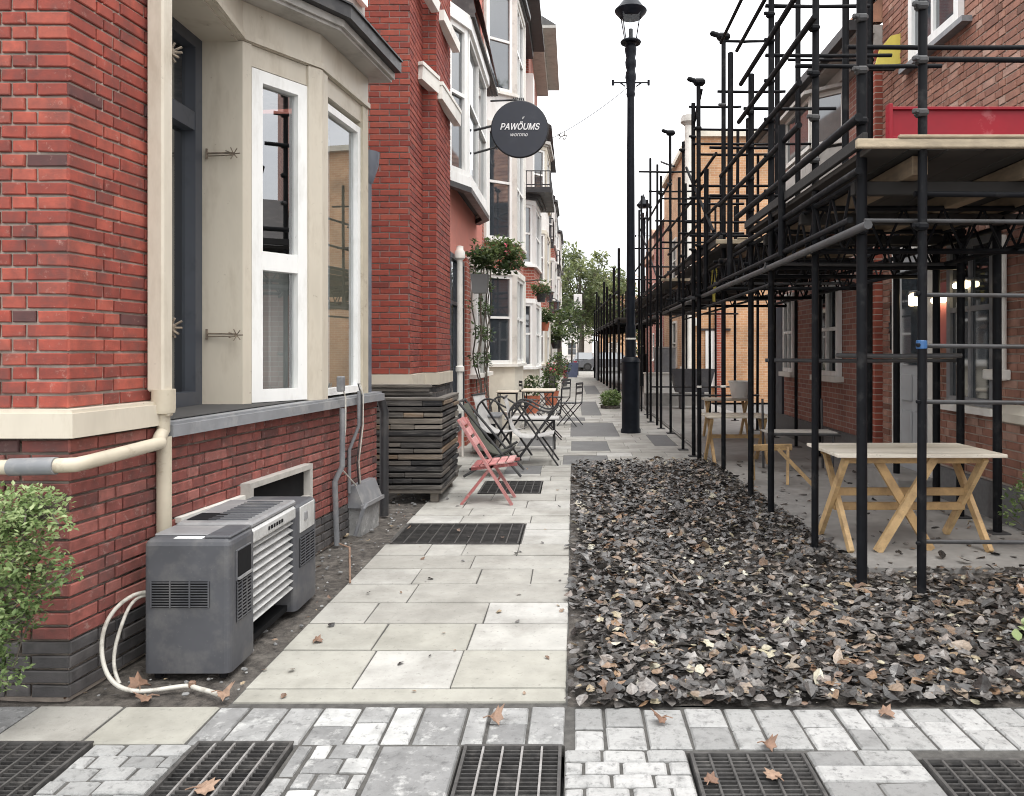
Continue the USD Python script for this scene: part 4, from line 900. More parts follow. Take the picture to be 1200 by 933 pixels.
# ---- the rest of the terrace
bayed_house("cream_bay_house", "cream house with a tall three storey white canted bay behind the round sign", 15.0, 18.9, -1.78, 10.6, "far_red_brick", apron="old_white",
            bay=[(-1.78, 15.3), (-1.2, 15.72), (-1.12, 17.2), (-1.78, 17.9)], storeys=((1.25, 3.05, "cream_render"), (3.75, 6.0, "far_red_brick"), (6.75, 8.75, "white_paint")), windows=())
H = bayed_house("balcony_house", "red brick house with a black iron balcony above its bay", 19.0, 23.9, -1.6, 10.8, "far_red_brick",
                bay=[(-1.6, 19.6), (-1.02, 20.0), (-.95, 21.6), (-1.6, 22.2)], storeys=((1.1, 2.75, "cream_render"), (3.75, 5.3, "far_red_brick")), windows=((19.5, 20.4, 6.6, 8.4, "white_paint"), (21.5, 22.5, 6.6, 8.4, "white_paint")), eave=.7)
bal = MB().box2((-1.6, 19.5, 5.55), (-.55, 22.4, 5.68)); bf = put(bal, "balcony_floor", "gutter_black", H)
rl = MB()
for z in (5.75, 6.1): rl.tube([(-1.55, 19.55, z), (-.6, 19.55, z), (-.6, 22.35, z), (-1.55, 22.35, z)], .015, 5)
for k in range(26):
    x, y = (-1.55 + .95 * k / 8, 19.55) if k < 9 else (-.6, 19.55 + 2.8 * (k - 8) / 17)
    rl.tube([(x, y, 5.68), (x, y, 6.1)], .01, 4)
put(rl, "railing", "black_steel", bf)
put(MB().box2((-1.6, 22.9, 5.9), (-1.2, 23.6, 9.8)), "chimney_pipe_boxing", "white_render", H)
bayed_house("white_cornice_house", "white rendered house with a grey corniced top past the balcony", 24.0, 29.8, -1.4, 11.6, "far_red_brick", apron="cream_render", bay=[(-1.4, 24.4), (-.9, 24.9), (-.85, 26.8), (-1.4, 27.4)],
            storeys=((1.1, 2.8, "white_render"), (3.7, 5.3, "far_red_brick"), (6.3, 8.0, "white_render")), windows=((28.2, 29.2, 3.8, 5.4, "old_white"),), eave=.85, eavem="soffit_grey")
bayed_house("far_red_house", "narrow red brick house with dark bay roof, far along the left terrace", 30.0, 37.5, -1.3, 10.2, "far_red_brick", bay=[(-1.3, 30.8), (-.8, 31.4), (-.78, 34.5), (-1.3, 35.1)],
            storeys=((1.0, 2.7, "white_render"), (3.6, 5.2, "slate"), (5.9, 7.4, "far_red_brick")), eave=.45)
bayed_house("far_white_house", "white house at the far end of the left terrace beside the trees", 37.7, 47.5, -1.2, 9.0, "white_render", apron="old_white", bay=[(-1.2, 38.6), (-.72, 39.3), (-.7, 43.5), (-1.2, 44.2)],
            storeys=((1.0, 2.7, "white_render"), (3.6, 5.2, "white_render"), (6.0, 7.4, "gutter_black")), eave=.3)
bayed_house("end_house", "pale end house of the left terrace, smallest in view", 47.7, 57.5, -1.25, 7.6, "white_render", windows=((49, 50.2, 1, 2.6, "old_white"), (52, 53.2, 1, 2.6, "old_white"), (49, 50.2, 4, 5.6, "old_white"), (52, 53.2, 4, 5.6, "old_white")), eave=.3)
# ================================================================ RIGHT SIDE HOUSES
XR_ = 3.75
H = thing("right_house", (XR_, 6.2, 0), "nearest red brick house on the right, behind the scaffold", "house")
put(MB().box2((XR_, 6.26, -.1), (XR_ + 5, 9.3, 7.6)), "mortar_wall", "mortar", H)
put(MB().box2((XR_ + .01, 6.25, -.1), (XR_ + 5, 6.259, 7.6)), "end_wall", "far_brown_brick", H)
bk = Bricks(H, 295)
# window and door openings in u, measured from y = 9.3 towards the camera
o, d, n = (XR_, 9.3), (0, -1), (-1, 0)
def uy(y): return 9.3 - y
holes = [(uy(8.45), uy(7.35), 4.66, 6.6), (uy(8.78), uy(8.0), .2, 2.62), (uy(7.6), uy(6.75), 1.0, 2.55)]
bk.wall(o, d, n, 3.045, .36, 7.4, "brick_pink", holes=holes, course=.075, proud=.009)
bk.wall((XR_ + 3, 9.3), (-1, 0), (0, 1), 3.0, 2.6, 7.4, "brick_pink", course=.075) if False else None
bk.done()
pl = MB().box2((XR_ - .05, 6.27, -.05), (XR_, 7.98, .34)); pl.box2((XR_ - .05, 8.8, -.05), (XR_, 9.3, .34)); put(pl, "plinth", "asphalt", H)
sb = MB(); sb.add([(XR_ - .07, y, z) if k else (XR_, y, z) for y in (6.26, 6.72) for k, z in ((0, .88), (1, .90), (1, .97), (0, 1.06))], [[0, 1, 2, 3], [4, 7, 6, 5], [0, 4, 5, 1], [1, 5, 6, 2], [2, 6, 7, 3]]); put(sb, "stone_ledge", "cream_render", H)
window(H, (XR_ - .01, 8.45), (XR_ - .01, 7.35), 4.68, 6.6, (-1, 0), "white_paint", "pane_far", fw=.09, fd=.06, mull=(.5,), bars=(5.9,))
sl = MB().box2((XR_ - .11, 7.2, 4.60), (XR_ + .02, 8.6, 4.655)); put(sl, "sill", "sill_paint", H)
# door and the lit window beside it
dr = MB().box2((XR_ - .03, 8.0, .2), (XR_ + .03, 8.78, 2.62)); dd = put(dr, "door", "door_grey", H)
for z0, z1 in ((.35, .85), (.95, 1.25)):
    for y0, y1 in ((8.1, 8.36), (8.42, 8.68)): put(MB().rbox((XR_ - .035, (y0 + y1) / 2, (z0 + z1) / 2), (.03, y1 - y0, z1 - z0), .012), "door_panel", "door_grey", dd)
put(MB().box2((XR_ - .038, 8.1, 1.35), (XR_ - .031, 8.68, 2.4)), "pane", "pane_far", dd)
df = MB(); 
for a, b in (((8.78, .2), (8.9, 2.75)), ((7.88, .2), (8.0, 2.75)), ((8.0, 2.62), (8.78, 2.75))): df.box2((XR_ - .06, a[0], a[1]), (XR_ + .02, b[0], b[1]))
put(df, "door_frame", "old_white", H)
put(MB().rbox((XR_ - .2, 8.4, .1), (.5, 1.1, .2), .02), "door_step", "concrete", H)
put(MB().tube([(XR_ - .06, 8.08, 1.2), (XR_ - .09, 8.08, 1.2), (XR_ - .09, 8.16, 1.2)], .012, 6), "handle", "grey_metal", dd)
window(H, (XR_ - .01, 7.6), (XR_ - .01, 6.75), 1.0, 2.55, (-1, 0), "sill_paint", "pane_far", fw=.07, fd=.05, mull=(.5,), bars=(1.9,), sill=(.06, .07, "old_white"))
put(MB().box2((XR_ - .012, 7.62, 1.55), (XR_ - .005, 7.86, 2.2)), "notice", "poster_pink", H)
for (y, z, w, hh, lb) in ((8.32, 2.06, .13, .13, "square lit wall lamp over the grey door behind the scaffold"), (7.75, 2.02, .22, .06, "short lit lamp above the pink notice on the brick wall"), (7.28, 2.13, .26, .055, "lit strip lamp nearest the camera on the brick wall under the deck")):
    t = thing("wall_lamp", (XR_ - .05, y, z), lb, "lamp")
    put(MB().rbox((XR_ - .045, y, z + hh / 2 + .02), (.09, w * 1.1, .03), .008), "cap", "grey_metal", t)
    put(MB().rbox((XR_ - .065, y, z), (.07, w, hh), .015), "lit_glass", "lamp_glow", t)
st = thing("wall_star", (XR_ - .03, 9.05, 1.72), "black iron star ornament hung on the brick wall", "ornament")
s = []
for k in range(16):
    r = (.26 if k % 4 == 0 else .12) if k % 2 == 0 else .045
    a = k * math.pi / 8; s.append((math.sin(a) * r * (.55 if k % 8 else 1), math.cos(a) * r * (1.0 if k % 8 in (0,) else .7)))
m = trimesh.creation.extrude_polygon(sg.Polygon(s).buffer(0), .02, engine="earcut"); v = np.array(m.vertices)
put(MB().add(np.stack([XR_ - .02 - v[:, 2], 9.0 + v[:, 0], 1.78 + v[:, 1]], 1), m.faces), "star", "black_steel", st)
put(MB().tube([(XR_ - .03, 9.0, 2.0), (XR_ - .03, 9.0, 2.2)], .006, 5), "hook", "black_steel", st)
t = thing("downpipe", (XR_ - .08, 6.45, 0), "pale boxed pipe on the brick wall at right under the deck", "downpipe")
put(MB().tube([(XR_ - .07, 6.62, 1.25), (XR_ - .07, 6.62, 2.5)], .05, 10), "pipe", "old_white", t, smooth=50)
put(MB().rbox((XR_ - .07, 6.68, 1.3), (.12, .25, .09), .01), "foot_box", "old_white", t)

H = thing("low_yard_house", (6.2, 3.6, 0), "low brown brick building with slate roof just past the right edge of view", "house")
put(MB().box2((4.4, .6, -.1), (9, 6.2, 2.75)), "wall", "far_brown_brick", H)
put(MB().add([(4.2, .5, 2.75), (4.2, 6.22, 2.75), (6.7, 6.22, 4.2), (6.7, .5, 4.2), (9.2, .5, 2.75), (9.2, 6.22, 2.75)], [[0, 1, 2], [0, 2, 3], [3, 2, 5], [3, 5, 4], [0, 3, 4], [1, 5, 2], [0, 4, 5], [0, 5, 1]]), "roof", "slate", H)
window(H, (4.39, 5.2), (4.39, 4.2), 1.0, 2.2, (-1, 0), "old_white", "pane_far", bars=(1.6,))
H = thing("second_right_house", (XR_, 13, 0), "lower brick house on the right with a brown tiled roof above the scaffold", "house")
put(MB().box2((XR_ + .02, 9.31, -.1), (XR_ + 5, 14.4, 5.3)), "wall", "far_brown_brick", H)
ev = MB().box2((XR_ - .30, 9.31, 5.36), (XR_ + .1, 14.5, 5.46)); ev.box2((XR_ - .1, 9.31, 5.2), (XR_ + .02, 14.45, 5.36)); put(ev, "eaves", "soffit_grey", H)
put(MB().box2((XR_ - .42, 9.31, 5.40), (XR_ - .305, 14.55, 5.52)), "gutter", "gutter_black", H)
tl = MB()
for k in range(16):
    for j in range(26):
        a, b = k / 16, (k + 1) / 16 + .015; ya = 9.31 + 5.2 * j / 26; yb = ya + .194
        x = lambda q: XR_ - .36 + 2.6 * q; z = lambda q: 5.54 + 2.3 * q
        tl.add([(x(a), ya, z(a) + .03), (x(a), yb, z(a) + .03), (x(b), yb, z(b)), (x(b), ya, z(b)), (x(a), ya, z(a)), (x(a), yb, z(a))], [[0, 1, 2, 3], [0, 1, 5, 4]], rnd.random())
tl.add([(XR_ - .36, 9.32, 5.5), (XR_ + 2.24, 9.32, 7.8), (XR_ + 4.84, 9.32, 5.5), (XR_ - .36, 14.5, 5.5), (XR_ + 2.24, 14.5, 7.8), (XR_ + 4.84, 14.5, 5.5)], [[0, 1, 2], [3, 5, 4], [1, 4, 5], [1, 5, 2]])
put(tl, "roof", "brown_tile", H)
by = [(XR_ + .02, 12.6), (XR_ - .38, 12.25), (XR_ - .38, 10.95), (XR_ + .02, 10.6)]
put(ribbon(by, -.3, -.06, 3.2, 5.2), "bay_core", "room_dark", H)
put(ribbon(by, -.06, .0, 3.2, 4.35), "bay_apron", "soffit_grey", H)
for p, q in zip(by[:-1], by[1:]):
    dd_, L = unit(p, q); window(H, np.array(p) + dd_ * .02, np.array(q) - dd_ * .02, 4.4, 5.15, (dd_[1], -dd_[0]), "old_white", "pane_far", fw=.06, fd=.05, recess=.05, mull=(.5,) if L > 1 else ())
put(ribbon(by, -.06, .1, 5.15, 5.2), "bay_head", "soffit_grey", H)
pil = MB().box2((XR_ - .08, 9.34, -.05), (XR_ + .02, 9.9, 5.2)); put(pil, "brick_pilaster", "far_red_brick", H)
for k, (y0, y1, z0, z1) in enumerate(((11.75, 10.75, 1.15, 2.5), (13.55, 12.95, 1.15, 2.5))):
    window(H, (XR_ + .01, y0), (XR_ + .01, y1), z0, z1, (-1, 0), "white_paint", "pane_far", fw=.07, fd=.07, mull=(.5,), bars=((z0 + z1) / 2,), sill=(.06, .08, "old_white"))
ar = MB()
for k in range(9):
    y = 10.68 + k * .14; ar.box((XR_ - .01, y, 2.58 + .06 * math.sin(k / 8 * math.pi)), (.06, .12, .18), tone=rnd.random())
put(ar, "arch", "brick_pink", H)
dr = MB().box2((XR_ - .02, 13.75, .05), (XR_ + .03, 14.3, 2.3)); put(dr, "door", "slate_frame", H)
put(MB().box2((XR_ - .04, 9.9, -.05), (XR_ + .02, 14.4, .38)), "plinth", "asphalt", H)

def far_house(name, label, x0, y0, x1, y1, h, wall, ridge="x", roofm="brown_tile", rh=1.8, wins=(), endwins=(), door=None):
    H = thing(name, ((x0 + x1) / 2, (y0 + y1) / 2, 0), label, "house")
    put(MB().box2((x0, y0, -.1), (x1, y1, h)), "wall", wall, H)
    r = MB(); e = .2; zt = h + rh
    if ridge == "y":
        xm = (x0 + x1) / 2; P = [(x0 - e, y0 - e, h), (xm, y0 - e, zt), (x1 + e, y0 - e, h), (x0 - e, y1 + e, h), (xm, y1 + e, zt), (x1 + e, y1 + e, h)]
    else:
        ym = (y0 + y1) / 2; P = [(x0 - e, y1 + e, h), (x0 - e, ym, zt), (x0 - e, y0 - e, h), (x1 + e, y1 + e, h), (x1 + e, ym, zt), (x1 + e, y0 - e, h)]
    if rh > 0:
        r.add(P, [[0, 1, 2], [3, 5, 4], [0, 3, 4], [0, 4, 1], [1, 4, 5], [1, 5, 2], [0, 2, 5], [0, 5, 3]]); put(r, "roof", roofm, H)
    else: put(MB().box2((x0 - .12, y0 - .12, h), (x1 + .1, y1 + .1, h + .18)), "parapet", "cream_render", H)
    for a, b, z0, z1 in wins: window(H, (x0, b), (x0, a), z0, z1, (-1, 0), "old_white", "pane_far", bars=((z0 + z1) / 2,), sill=(.05, .08, "old_white"))
    for a, b, z0, z1 in endwins: window(H, (a, y0), (b, y0), z0, z1, (0, -1), "old_white", "pane_far", bars=((z0 + z1) / 2,), sill=(.05, .08, "old_white"))
    return H
H = far_house("orange_brick_house", "tall orange brick building whose bare end wall faces down the street", 3.72, 24, 9.5, 31.5, 8.2, "far_orange_brick", rh=0, wins=((25, 26, 1, 2.6), (27.5, 28.5, 1, 2.6), (25, 26, 4, 5.6), (27.5, 28.5, 4, 5.6)))
put(MB().box2((4.12, 23.94, .4), (4.42, 23.998, 2.2)), "door", "white_paint", H)
put(MB().box2((4.42, 23.85, -.05), (4.72, 23.998, 2.75)), "brick_pier", "far_red_brick", H)
put(MB().box2((3.9, 23.93, 2.15), (4.9, 23.99, 2.22)), "band", "gutter_black", H)
put(MB().box2((3.75, 23.92, 2.3), (3.98, 23.99, 2.55)), "wall_sign", "old_white", H)
t = thing("vent_pipe", (3.5, 23.7, 0), "pale vent pipe with a dark cap at the corner of the orange building", "pipe")
put(MB().tube([(3.55, 23.8, 0), (3.55, 23.8, 8.55)], .11, 10), "pipe", "old_white", t, smooth=50)
put(MB().lathe([(.12, 8.5), (.24, 8.6), (.2, 8.8), (.0, 8.85)], (3.55, 23.8), 10), "cap", "soffit_grey", t, smooth=40)
far_house("red_gable_house", "dark red brick house beyond the orange building", 4.2, 32, 9, 40, 7.4, "far_red_brick", "y", "slate", 1.9, wins=((33, 34, 1, 2.6), (36, 37, 1, 2.6), (33, 34, 4, 5.6), (36, 37, 4, 5.6)))
far_house("far_terrace_house", "red terrace house seen between the scaffold poles far down on the right", 4.9, 41, 9.5, 52, 7.2, "far_red_brick", "x", "brown_tile", 1.7, wins=((42.5, 43.6, 1, 2.6), (46, 47, 1, 2.6), (42.5, 43.6, 4, 5.6), (46, 47, 4, 5.6)))
far_house("peach_house", "peach coloured house at the far right end of the street", 6.0, 60, 12, 70, 6.0, "orange_brick", "y", "brown_tile", 1.8, wins=((61, 62.3, 1, 2.6), (65, 66, 1, 2.6)), endwins=((6.8, 7.9, 1, 2.6), (8.9, 10, 1, 2.6), (6.8, 7.9, 3.9, 5.4)))
far_house("end_terrace_house", "brick house closing the view behind the lamp post and trees", 3.6, 98, 14, 106, 6.5, "far_orange_brick", "x", "brown_tile", 2.4, endwins=((4.5, 5.6, 1, 2.7), (7, 8.1, 1, 2.7), (4.5, 5.6, 4, 5.5), (7, 8.1, 4, 5.5)))
far_house("far_cross_house", "pale house closing the end of the street behind the trees", -8, 104, 2.5, 112, 6.0, "white_render", "x", "slate", 2.4, endwins=((-3.5, -2.3, 1, 2.7), (-.8, .4, 1, 2.7), (-3.5, -2.3, 4, 5.4), (-.8, .4, 4, 5.4)))

# ================================================================ SCAFFOLD
S = thing("scaffold", (1.8, 8, 0), "black tube scaffold with planked decks along the right side of the street", "scaffolding")
def upright(x, y, z0, z1, r=.032, m="pole_black", foot=True):
    dx, dy = rnd.uniform(-.012, .012), rnd.uniform(-.01, .01)
    r = r if y < 11.5 or y > 26 else r * .78
    p = put(MB().tube([(x, y, z0), (x + dx * .5, y + dy * .5, (z0 + z1) / 2), (x + dx, y + dy, z1)], r, 12), "upright", m, S, smooth=50)
    if foot and z0 < .3: put(MB().rbox((x, y, z0 + .008), (.15, .15, .012), .003), "foot_plate", "pole_steel", S)
def rail(a, b, r=.024, m="pole_black", name="ledger"): put(MB().tube([a, ((np.array(a) + b) / 2) + [0, 0, -.006], b], r, 8), name, m, S, smooth=50)
def coupler(x, y, z, s=1.0, m="pole_steel"):
    s *= .85; c = MB().rbox((x, y, z), (.085 * s, .085 * s, .055 * s), .014); c.rbox((x - .05 * s, y - .02, z + .005), (.05 * s, .03 * s, .035 * s), .006); c.tube([(x - .05 * s, y - .05 * s, z), (x - .05 * s, y - .01, z)], .008, 6)
    put(c, "coupler", m, S)
OUT = [(1.825, 4.86, 6.4, .033), (2.126, 4.69, 6.3, .027), (1.836, 5.84, 6.4, .027), (1.80, 7.0, 6.2, .029), (1.825, 7.9, 4.35, .030), (1.87, 9.57, 5.42, .029), (1.73, 10.55, 5.2, .03), (1.72, 10.98, 5.05, .028),
       (1.67, 11.7, 4.7, .029), (1.78, 14.06, 5.5, .031), (1.7, 14.9, 4.9, .03), (1.64, 16.3, 5.6, .034), (1.75, 18.2, 5.0, .034), (1.72, 20.1, 5.2, .034), (1.72, 22.4, 5.3, .034), (1.75, 24.4, 4.9, .034)]
for x, y, zt, r in OUT: upright(x, y, 0.0, zt, r)
for y, zt in ((6.25, 2.72), (6.85, 2.72), (7.3, 2.72), (8.2, 2.8), (8.95, 5.7), (10.8, 2.9), (11.9, 5.1), (13.2, 4.2), (14.4, 5.2), (16.4, 4.6), (18.6, 5.0), (21, 4.8), (23.4, 5.1)): upright(3.45, y, .02, zt, .034)
for x, y, z0, zt in ((1.7, 15.6, 0, 5.3), (1.66, 17.2, 0, 4.9), (1.7, 19.2, 0, 5.4), (1.7, 23.4, 0, 5.2), (2.7, 15.2, .02, 4.6), (2.6, 20.5, .02, 4.7), (2.6, 12.2, 2.8, 5.0), (1.78, 8.75, 2.3, 4.9), (1.76, 12.8, 2.3, 4.4), (1.74, 10.1, 2.3, 3.9), (2.62, 7.4, 2.78, 5.9), (1.75, 6.45, 2.3, 3.4), (2.6, 8.9, 2.78, 5.9), (2.6, 9.8, 2.8, 5.7), (2.55, 11.2, 2.8, 4.9), (2.5, 13.0, 2.8, 4.5), (2.35, 16, 2.9, 5.0)): upright(x, y, z0, zt, .032, foot=False)
# ledgers along the street
for z, y0, y1, m, r in ((2.95, 4.75, 8.3, "pole_black", .028), (2.62, 4.75, 8.3, "pole_black", .024), (2.26, 4.6, 9.4, "pole_steel", .028), (2.34, 4.9, 9.3, "pole_black", .022), (3.27, 6.0, 9.3, "pole_black", .024), (3.6, 6.0, 9.2, "pole_black", .024), (3.95, 5.6, 8.2, "pole_black", .024), (4.32, 5.7, 8.1, "pole_black", .024), (4.75, 5.6, 8.3, "pole_black", .02), (5.2, 5.6, 9.2, "pole_black", .02), (3.3, 9.2, 14.3, "pole_black", .02), (3.75, 10.4, 14.3, "pole_black", .02), (2.1, 6.9, 14.1, "pole_black", .016),
                        (2.26, 9.0, 17, "pole_steel", .026), (2.33, 9.2, 17, "pole_black", .02), (2.93, 9.3, 14.2, "pole_black", .026), (2.26, 16.5, 24.6, "pole_steel", .026), (2.95, 14, 24.5, "pole_black", .026), (3.95, 9.5, 11.2, "pole_black", .02), (4.6, 13.9, 18.4, "pole_black", .022), (3.8, 14, 24.5, "pole_black", .022)):
    rail((1.765, y0, z), (1.765, y1, z), r, m)
for z in (2.5, 2.95): rail((3.45, 6.1, z), (3.45, 24, z), .024)
# transoms across
for z, y, x0, x1 in ((3.3, 4.73, 2.1, 3.75), (3.72, 5.6, 2.0, 3.7), (2.47, 4.73, 2.1, 3.7), (2.31, 4.75, 1.8, 3.7), (1.85, 4.73, 2.1, 3.6), (1.535, 4.73, 2.12, 3.7), (1.19, 4.73, 2.12, 3.7), (.33, 4.73, 2.12, 3.7), (3.75, 6.05, 1.75, 2.9),
                     (4.56, 10.58, 1.65, 2.9), (4.46, 10.95, 1.7, 3.45), (4.22, 10.6, 1.7, 2.7), (3.87, 10.98, 1.65, 2.9), (3.62, 10.6, 1.6, 2.75), (3.35, 10.98, 1.6, 2.7), (5.0, 10.98, 1.65, 2.4), (4.9, 8.95, 2.5, 3.5), (5.3, 7.0, 1.75, 3.2), (5.05, 5.84, 1.8, 3.3), (4.4, 4.9, 1.7, 2.3), (4.05, 9.6, 1.7, 2.65), (3.45, 9.6, 1.7, 2.65), (3.3, 11.7, 1.6, 2.6), (3.75, 11.7, 1.6, 2.6), (3.5, 14.06, 1.6, 2.6), (4.3, 14.06, 1.6, 2.7), (3.1, 10.6, 1.6, 2.6), (5.36, 9.55, 1.85, 2.4), (4.75, 9.6, 1.8, 2.65), (4.65, 7.0, 1.75, 2.7), (4.0, 7.9, 1.75, 2.7), (4.2, 7.0, 1.75, 2.9),
                     (1.42, 7.0, 1.75, 3.5), (1.47, 5.84, 2.0, 2.95), (2.3, 7.02, 1.75, 3.5), (2.4, 7.9, 1.75, 3.5), (2.62, 9.6, 1.75, 3.5), (2.35, 9.57, 1.75, 3.5), (2.3, 11.7, 1.65, 3.5), (2.45, 14.06, 1.7, 3.5), (2.3, 16.3, 1.6, 3.5), (3.3, 16.3, 1.6, 2.6), (4.8, 14.1, 1.2, 2.2), (3.9, 14.1, 1.5, 2.4), (4.9, 16.3, 1.6, 2.5), (4.2, 20.1, 1.6, 2.6), (3.6, 22.4, 1.6, 2.6), (.75, 16.3, 1.64, 3.4), (.7, 14.06, 1.78, 3.4)):
    rail((x0, y, z), (x1, y, z), .0135 if y < 4.8 and z < 2.4 else .018, "pole_steel" if z < 2.4 else "pole_black", "transom")
# swivel braces
for a, b in (((1.85, 14.1, 4.9), (1.85, 16.2, 5.5)), ((1.72, 10.98, 4.75), (1.76, 10.55, 5.1)), ((1.8, 16.3, 3.0), (1.75, 20.1, 4.7)), ((1.75, 9.6, 3.0), (1.72, 11.7, 4.3))): rail(a, b, .021, "pole_black", "brace")
for x, y, zt, r in OUT[:12]:
    for z in (2.95, 2.26, 3.27, 3.6, 3.95, 4.32, 4.56):
        if z < zt - .1 and ((y < 9.3 or z in (2.95, 2.26, 4.56)) or y < 0): coupler(x - .01, y - .02, z, 1.0, "pole_black" if rnd.random() < .8 else "pole_steel")
for z in (1.535, 1.19, .33, 1.85): coupler(2.126, 4.69, z, .7, "pole_black")
put(MB().lathe([(.028, 1.515), (.032, 1.52), (.032, 1.565), (.028, 1.57)], (2.126, 4.69), 12), "blue_tape", "tape_blue", S, label="blue tape wound round the pole")
for x, y, z in ((1.87, 9.57, 1.05), (1.73, 10.55, 1.0)): put(MB().lathe([(.031, z), (.036, z + .005), (.036, z + .025), (.031, z + .03)], (x, y), 12), "white_band", "old_white", S)
for (x, y, z) in ((1.87, 9.57, 5.42), (1.78, 14.06, 5.5), (1.73, 10.55, 5.2)):
    c = MB().rbox((x, y, z), (.16, .12, .09), .03); c.rbox((x - .1, y, z + .03), (.14, .07, .06), .02, ry=.3); put(c, "coupler", "pole_black", S)
# decks: boards along the street on cross bearers
def deck(x0, x1, y0, y1, z, fascia=True, name="deck_board"):
    n = max(3, round((x1 - x0) / .225)); w = (x1 - x0) / n
    for i in range(n):
        a = x0 + w * i; e = rnd.uniform(-.03, .03)
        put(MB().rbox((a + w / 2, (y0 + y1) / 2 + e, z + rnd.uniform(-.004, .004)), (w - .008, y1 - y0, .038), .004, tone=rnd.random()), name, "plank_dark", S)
    if fascia:
        put(MB().rbox(((x0 + x1) / 2 - .02, y0 - .04, z + .01), (x1 - x0 + .16, .04, .055), .006, tone=.9), "fascia_board", "plank", S)
        put(MB().rbox(((x0 + x1) / 2 + .1, y0 - .05, z + .05), (x1 - x0 - .1, .03, .02), .006, tone=.75), "fascia_board", "plank", S)
    for x in (x0 + .35, (x0 + x1) / 2 + .15, x1 - .25):
        put(MB().rbox((x, (y0 + y1) / 2 + .05, z - .085), (.10, y1 - y0 - .1, .12), .006, tone=.35), "bearer", "plank", S)
    for y in np.arange(y0 + .3, y1, 1.15):
        put(MB().rbox(((x0 + x1) / 2, y, z - .19), (x1 - x0, .07, .085), .006, tone=.2), "joist", "plank_dark", S)
    put(MB().rbox((x0 - .02, (y0 + y1) / 2, z + .06), (.035, y1 - y0 - .05, .075), .005, tone=0), "toe_board", "plank_dark", S)
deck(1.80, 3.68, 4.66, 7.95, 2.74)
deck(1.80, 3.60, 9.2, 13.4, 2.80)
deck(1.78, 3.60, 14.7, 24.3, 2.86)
def girder(a, b, z0, z1, nb=9):
    a, b = np.array(a, float), np.array(b, float); g_ = MB()
    P = lambda t, z: np.append(a + (b - a) * t, z)
    g_.tube([P(0, z0), P(1, z0)], .022, 7); g_.tube([P(0, z1), P(1, z1)], .022, 7)
    for k in range(nb):
        t0, t1 = k / nb, (k + 1) / nb
        g_.tube([P(t0, z0), P((t0 + t1) / 2, z1)], .011, 5); g_.tube([P((t0 + t1) / 2, z1), P(t1, z0)], .011, 5)
    put(g_, "lattice_girder", "pole_black", S)
for y in (5.9, 7.05, 7.9, 9.4, 11.0, 13.0): girder((1.78, y), (3.6, y), 2.27, 2.6, 6)
girder((1.84, 4.9), (1.84, 9.4), 2.28, 2.6, 12); girder((3.4, 5.0), (3.4, 13), 2.3, 2.6, 18); girder((1.84, 9.4), (1.84, 16), 2.28, 2.6, 16); girder((1.8, 16.2), (1.8, 24), 2.28, 2.65, 16)
t = thing("red_board", (2.9, 5.2, 3.0), "long red hoarding board standing on the near end of the scaffold deck", "board")
put(MB().rbox((2.95, 5.25, 3.055), (1.56, .03, .215), .004), "panel", "red_board", t)
put(MB().rbox((2.95, 5.228, 3.155), (1.57, .02, .02), .003), "edge_trim", "red_board", t); put(MB().rbox((2.95, 5.228, 2.955), (1.57, .02, .02), .003), "edge_trim", "red_board", t)
put(MB().rbox((2.155, 5.24, 3.0), (.03, .06, .37), .004), "end_post", "red_board", t)
t = thing("yellow_sheet", (3.5, 8.9, 4.9), "pale yellow plastic sheet hanging near the top of the brick wall", "sheet")
sh = [(0, 0), (.36, .05), (.36, .40), (.18, .36), (.05, .2)]
m = trimesh.creation.extrude_polygon(sg.Polygon(sh), .03, engine="earcut"); v = np.array(m.vertices)
put(MB().add(np.stack([3.46 + v[:, 0], 8.8 + v[:, 2], 4.76 + v[:, 1]], 1), m.faces), "sheet", "yellow_cloth", t)
put(MB().rbox((3.44, 8.82, 4.75), (.5, .05, .05), .005), "batten", "plank_dark", t)
t = thing("yellow_strap", (1.9, 10.4, 2.2), "yellow webbing strap hanging below the scaffold deck", "strap")
b = MB()
for k in range(8): b.bar((1.905 + .006 * math.sin(k * 1.7), 10.4, 2.62 - .06 * k), (1.905 + .006 * math.sin(k * 1.7 + 1.7), 10.4, 2.56 - .06 * k), .075 if k < 5 else .035, .006, up=(0, 1, 0))
put(b, "webbing", "yellow_cloth", t); put(MB().rbox((1.905, 10.4, 2.15), (.04, .02, .05), .006), "hook", "gutter_black", t)

# ---- second scaffold, far down the street
S = thing("far_scaffold", (1.4, 35, 0), "second, smaller looking black scaffold further down the pavement", "scaffolding")
for k in range(9):
    f = k / 8; x, y = 1.62 - .42 * f, 27.5 + 16 * f
    upright(x, y, 0, 4.3 + .5 * math.sin(k * 2.1) + .9 * (k == 0), .045, foot=False); upright(x + 1.4, y, 0, 4.6, .045, foot=False)
for z in (2.6, 3.7): rail((1.62, 27.5, z), (1.2, 43.5, z), .035); rail((3.0, 27.5, z), (2.6, 43.5, z), .035)
for k in range(9): f = k / 8; rail((1.6 - .42 * f, 27.5 + 16 * f, 2.5), (3.1 - .42 * f, 27.5 + 16 * f, 2.5), .035, name="transom")
put(MB().add([(1.6, 27.4, 2.65), (3.1, 27.4, 2.65), (2.7, 43.6, 2.65), (1.18, 43.6, 2.65), (1.6, 27.4, 2.72), (3.1, 27.4, 2.72), (2.7, 43.6, 2.72), (1.18, 43.6, 2.72)], [[0, 1, 2, 3], [4, 5, 6, 7], [0, 1, 5, 4], [1, 2, 6, 5], [2, 3, 7, 6], [3, 0, 4, 7]]), "deck", "plank_dark", S)
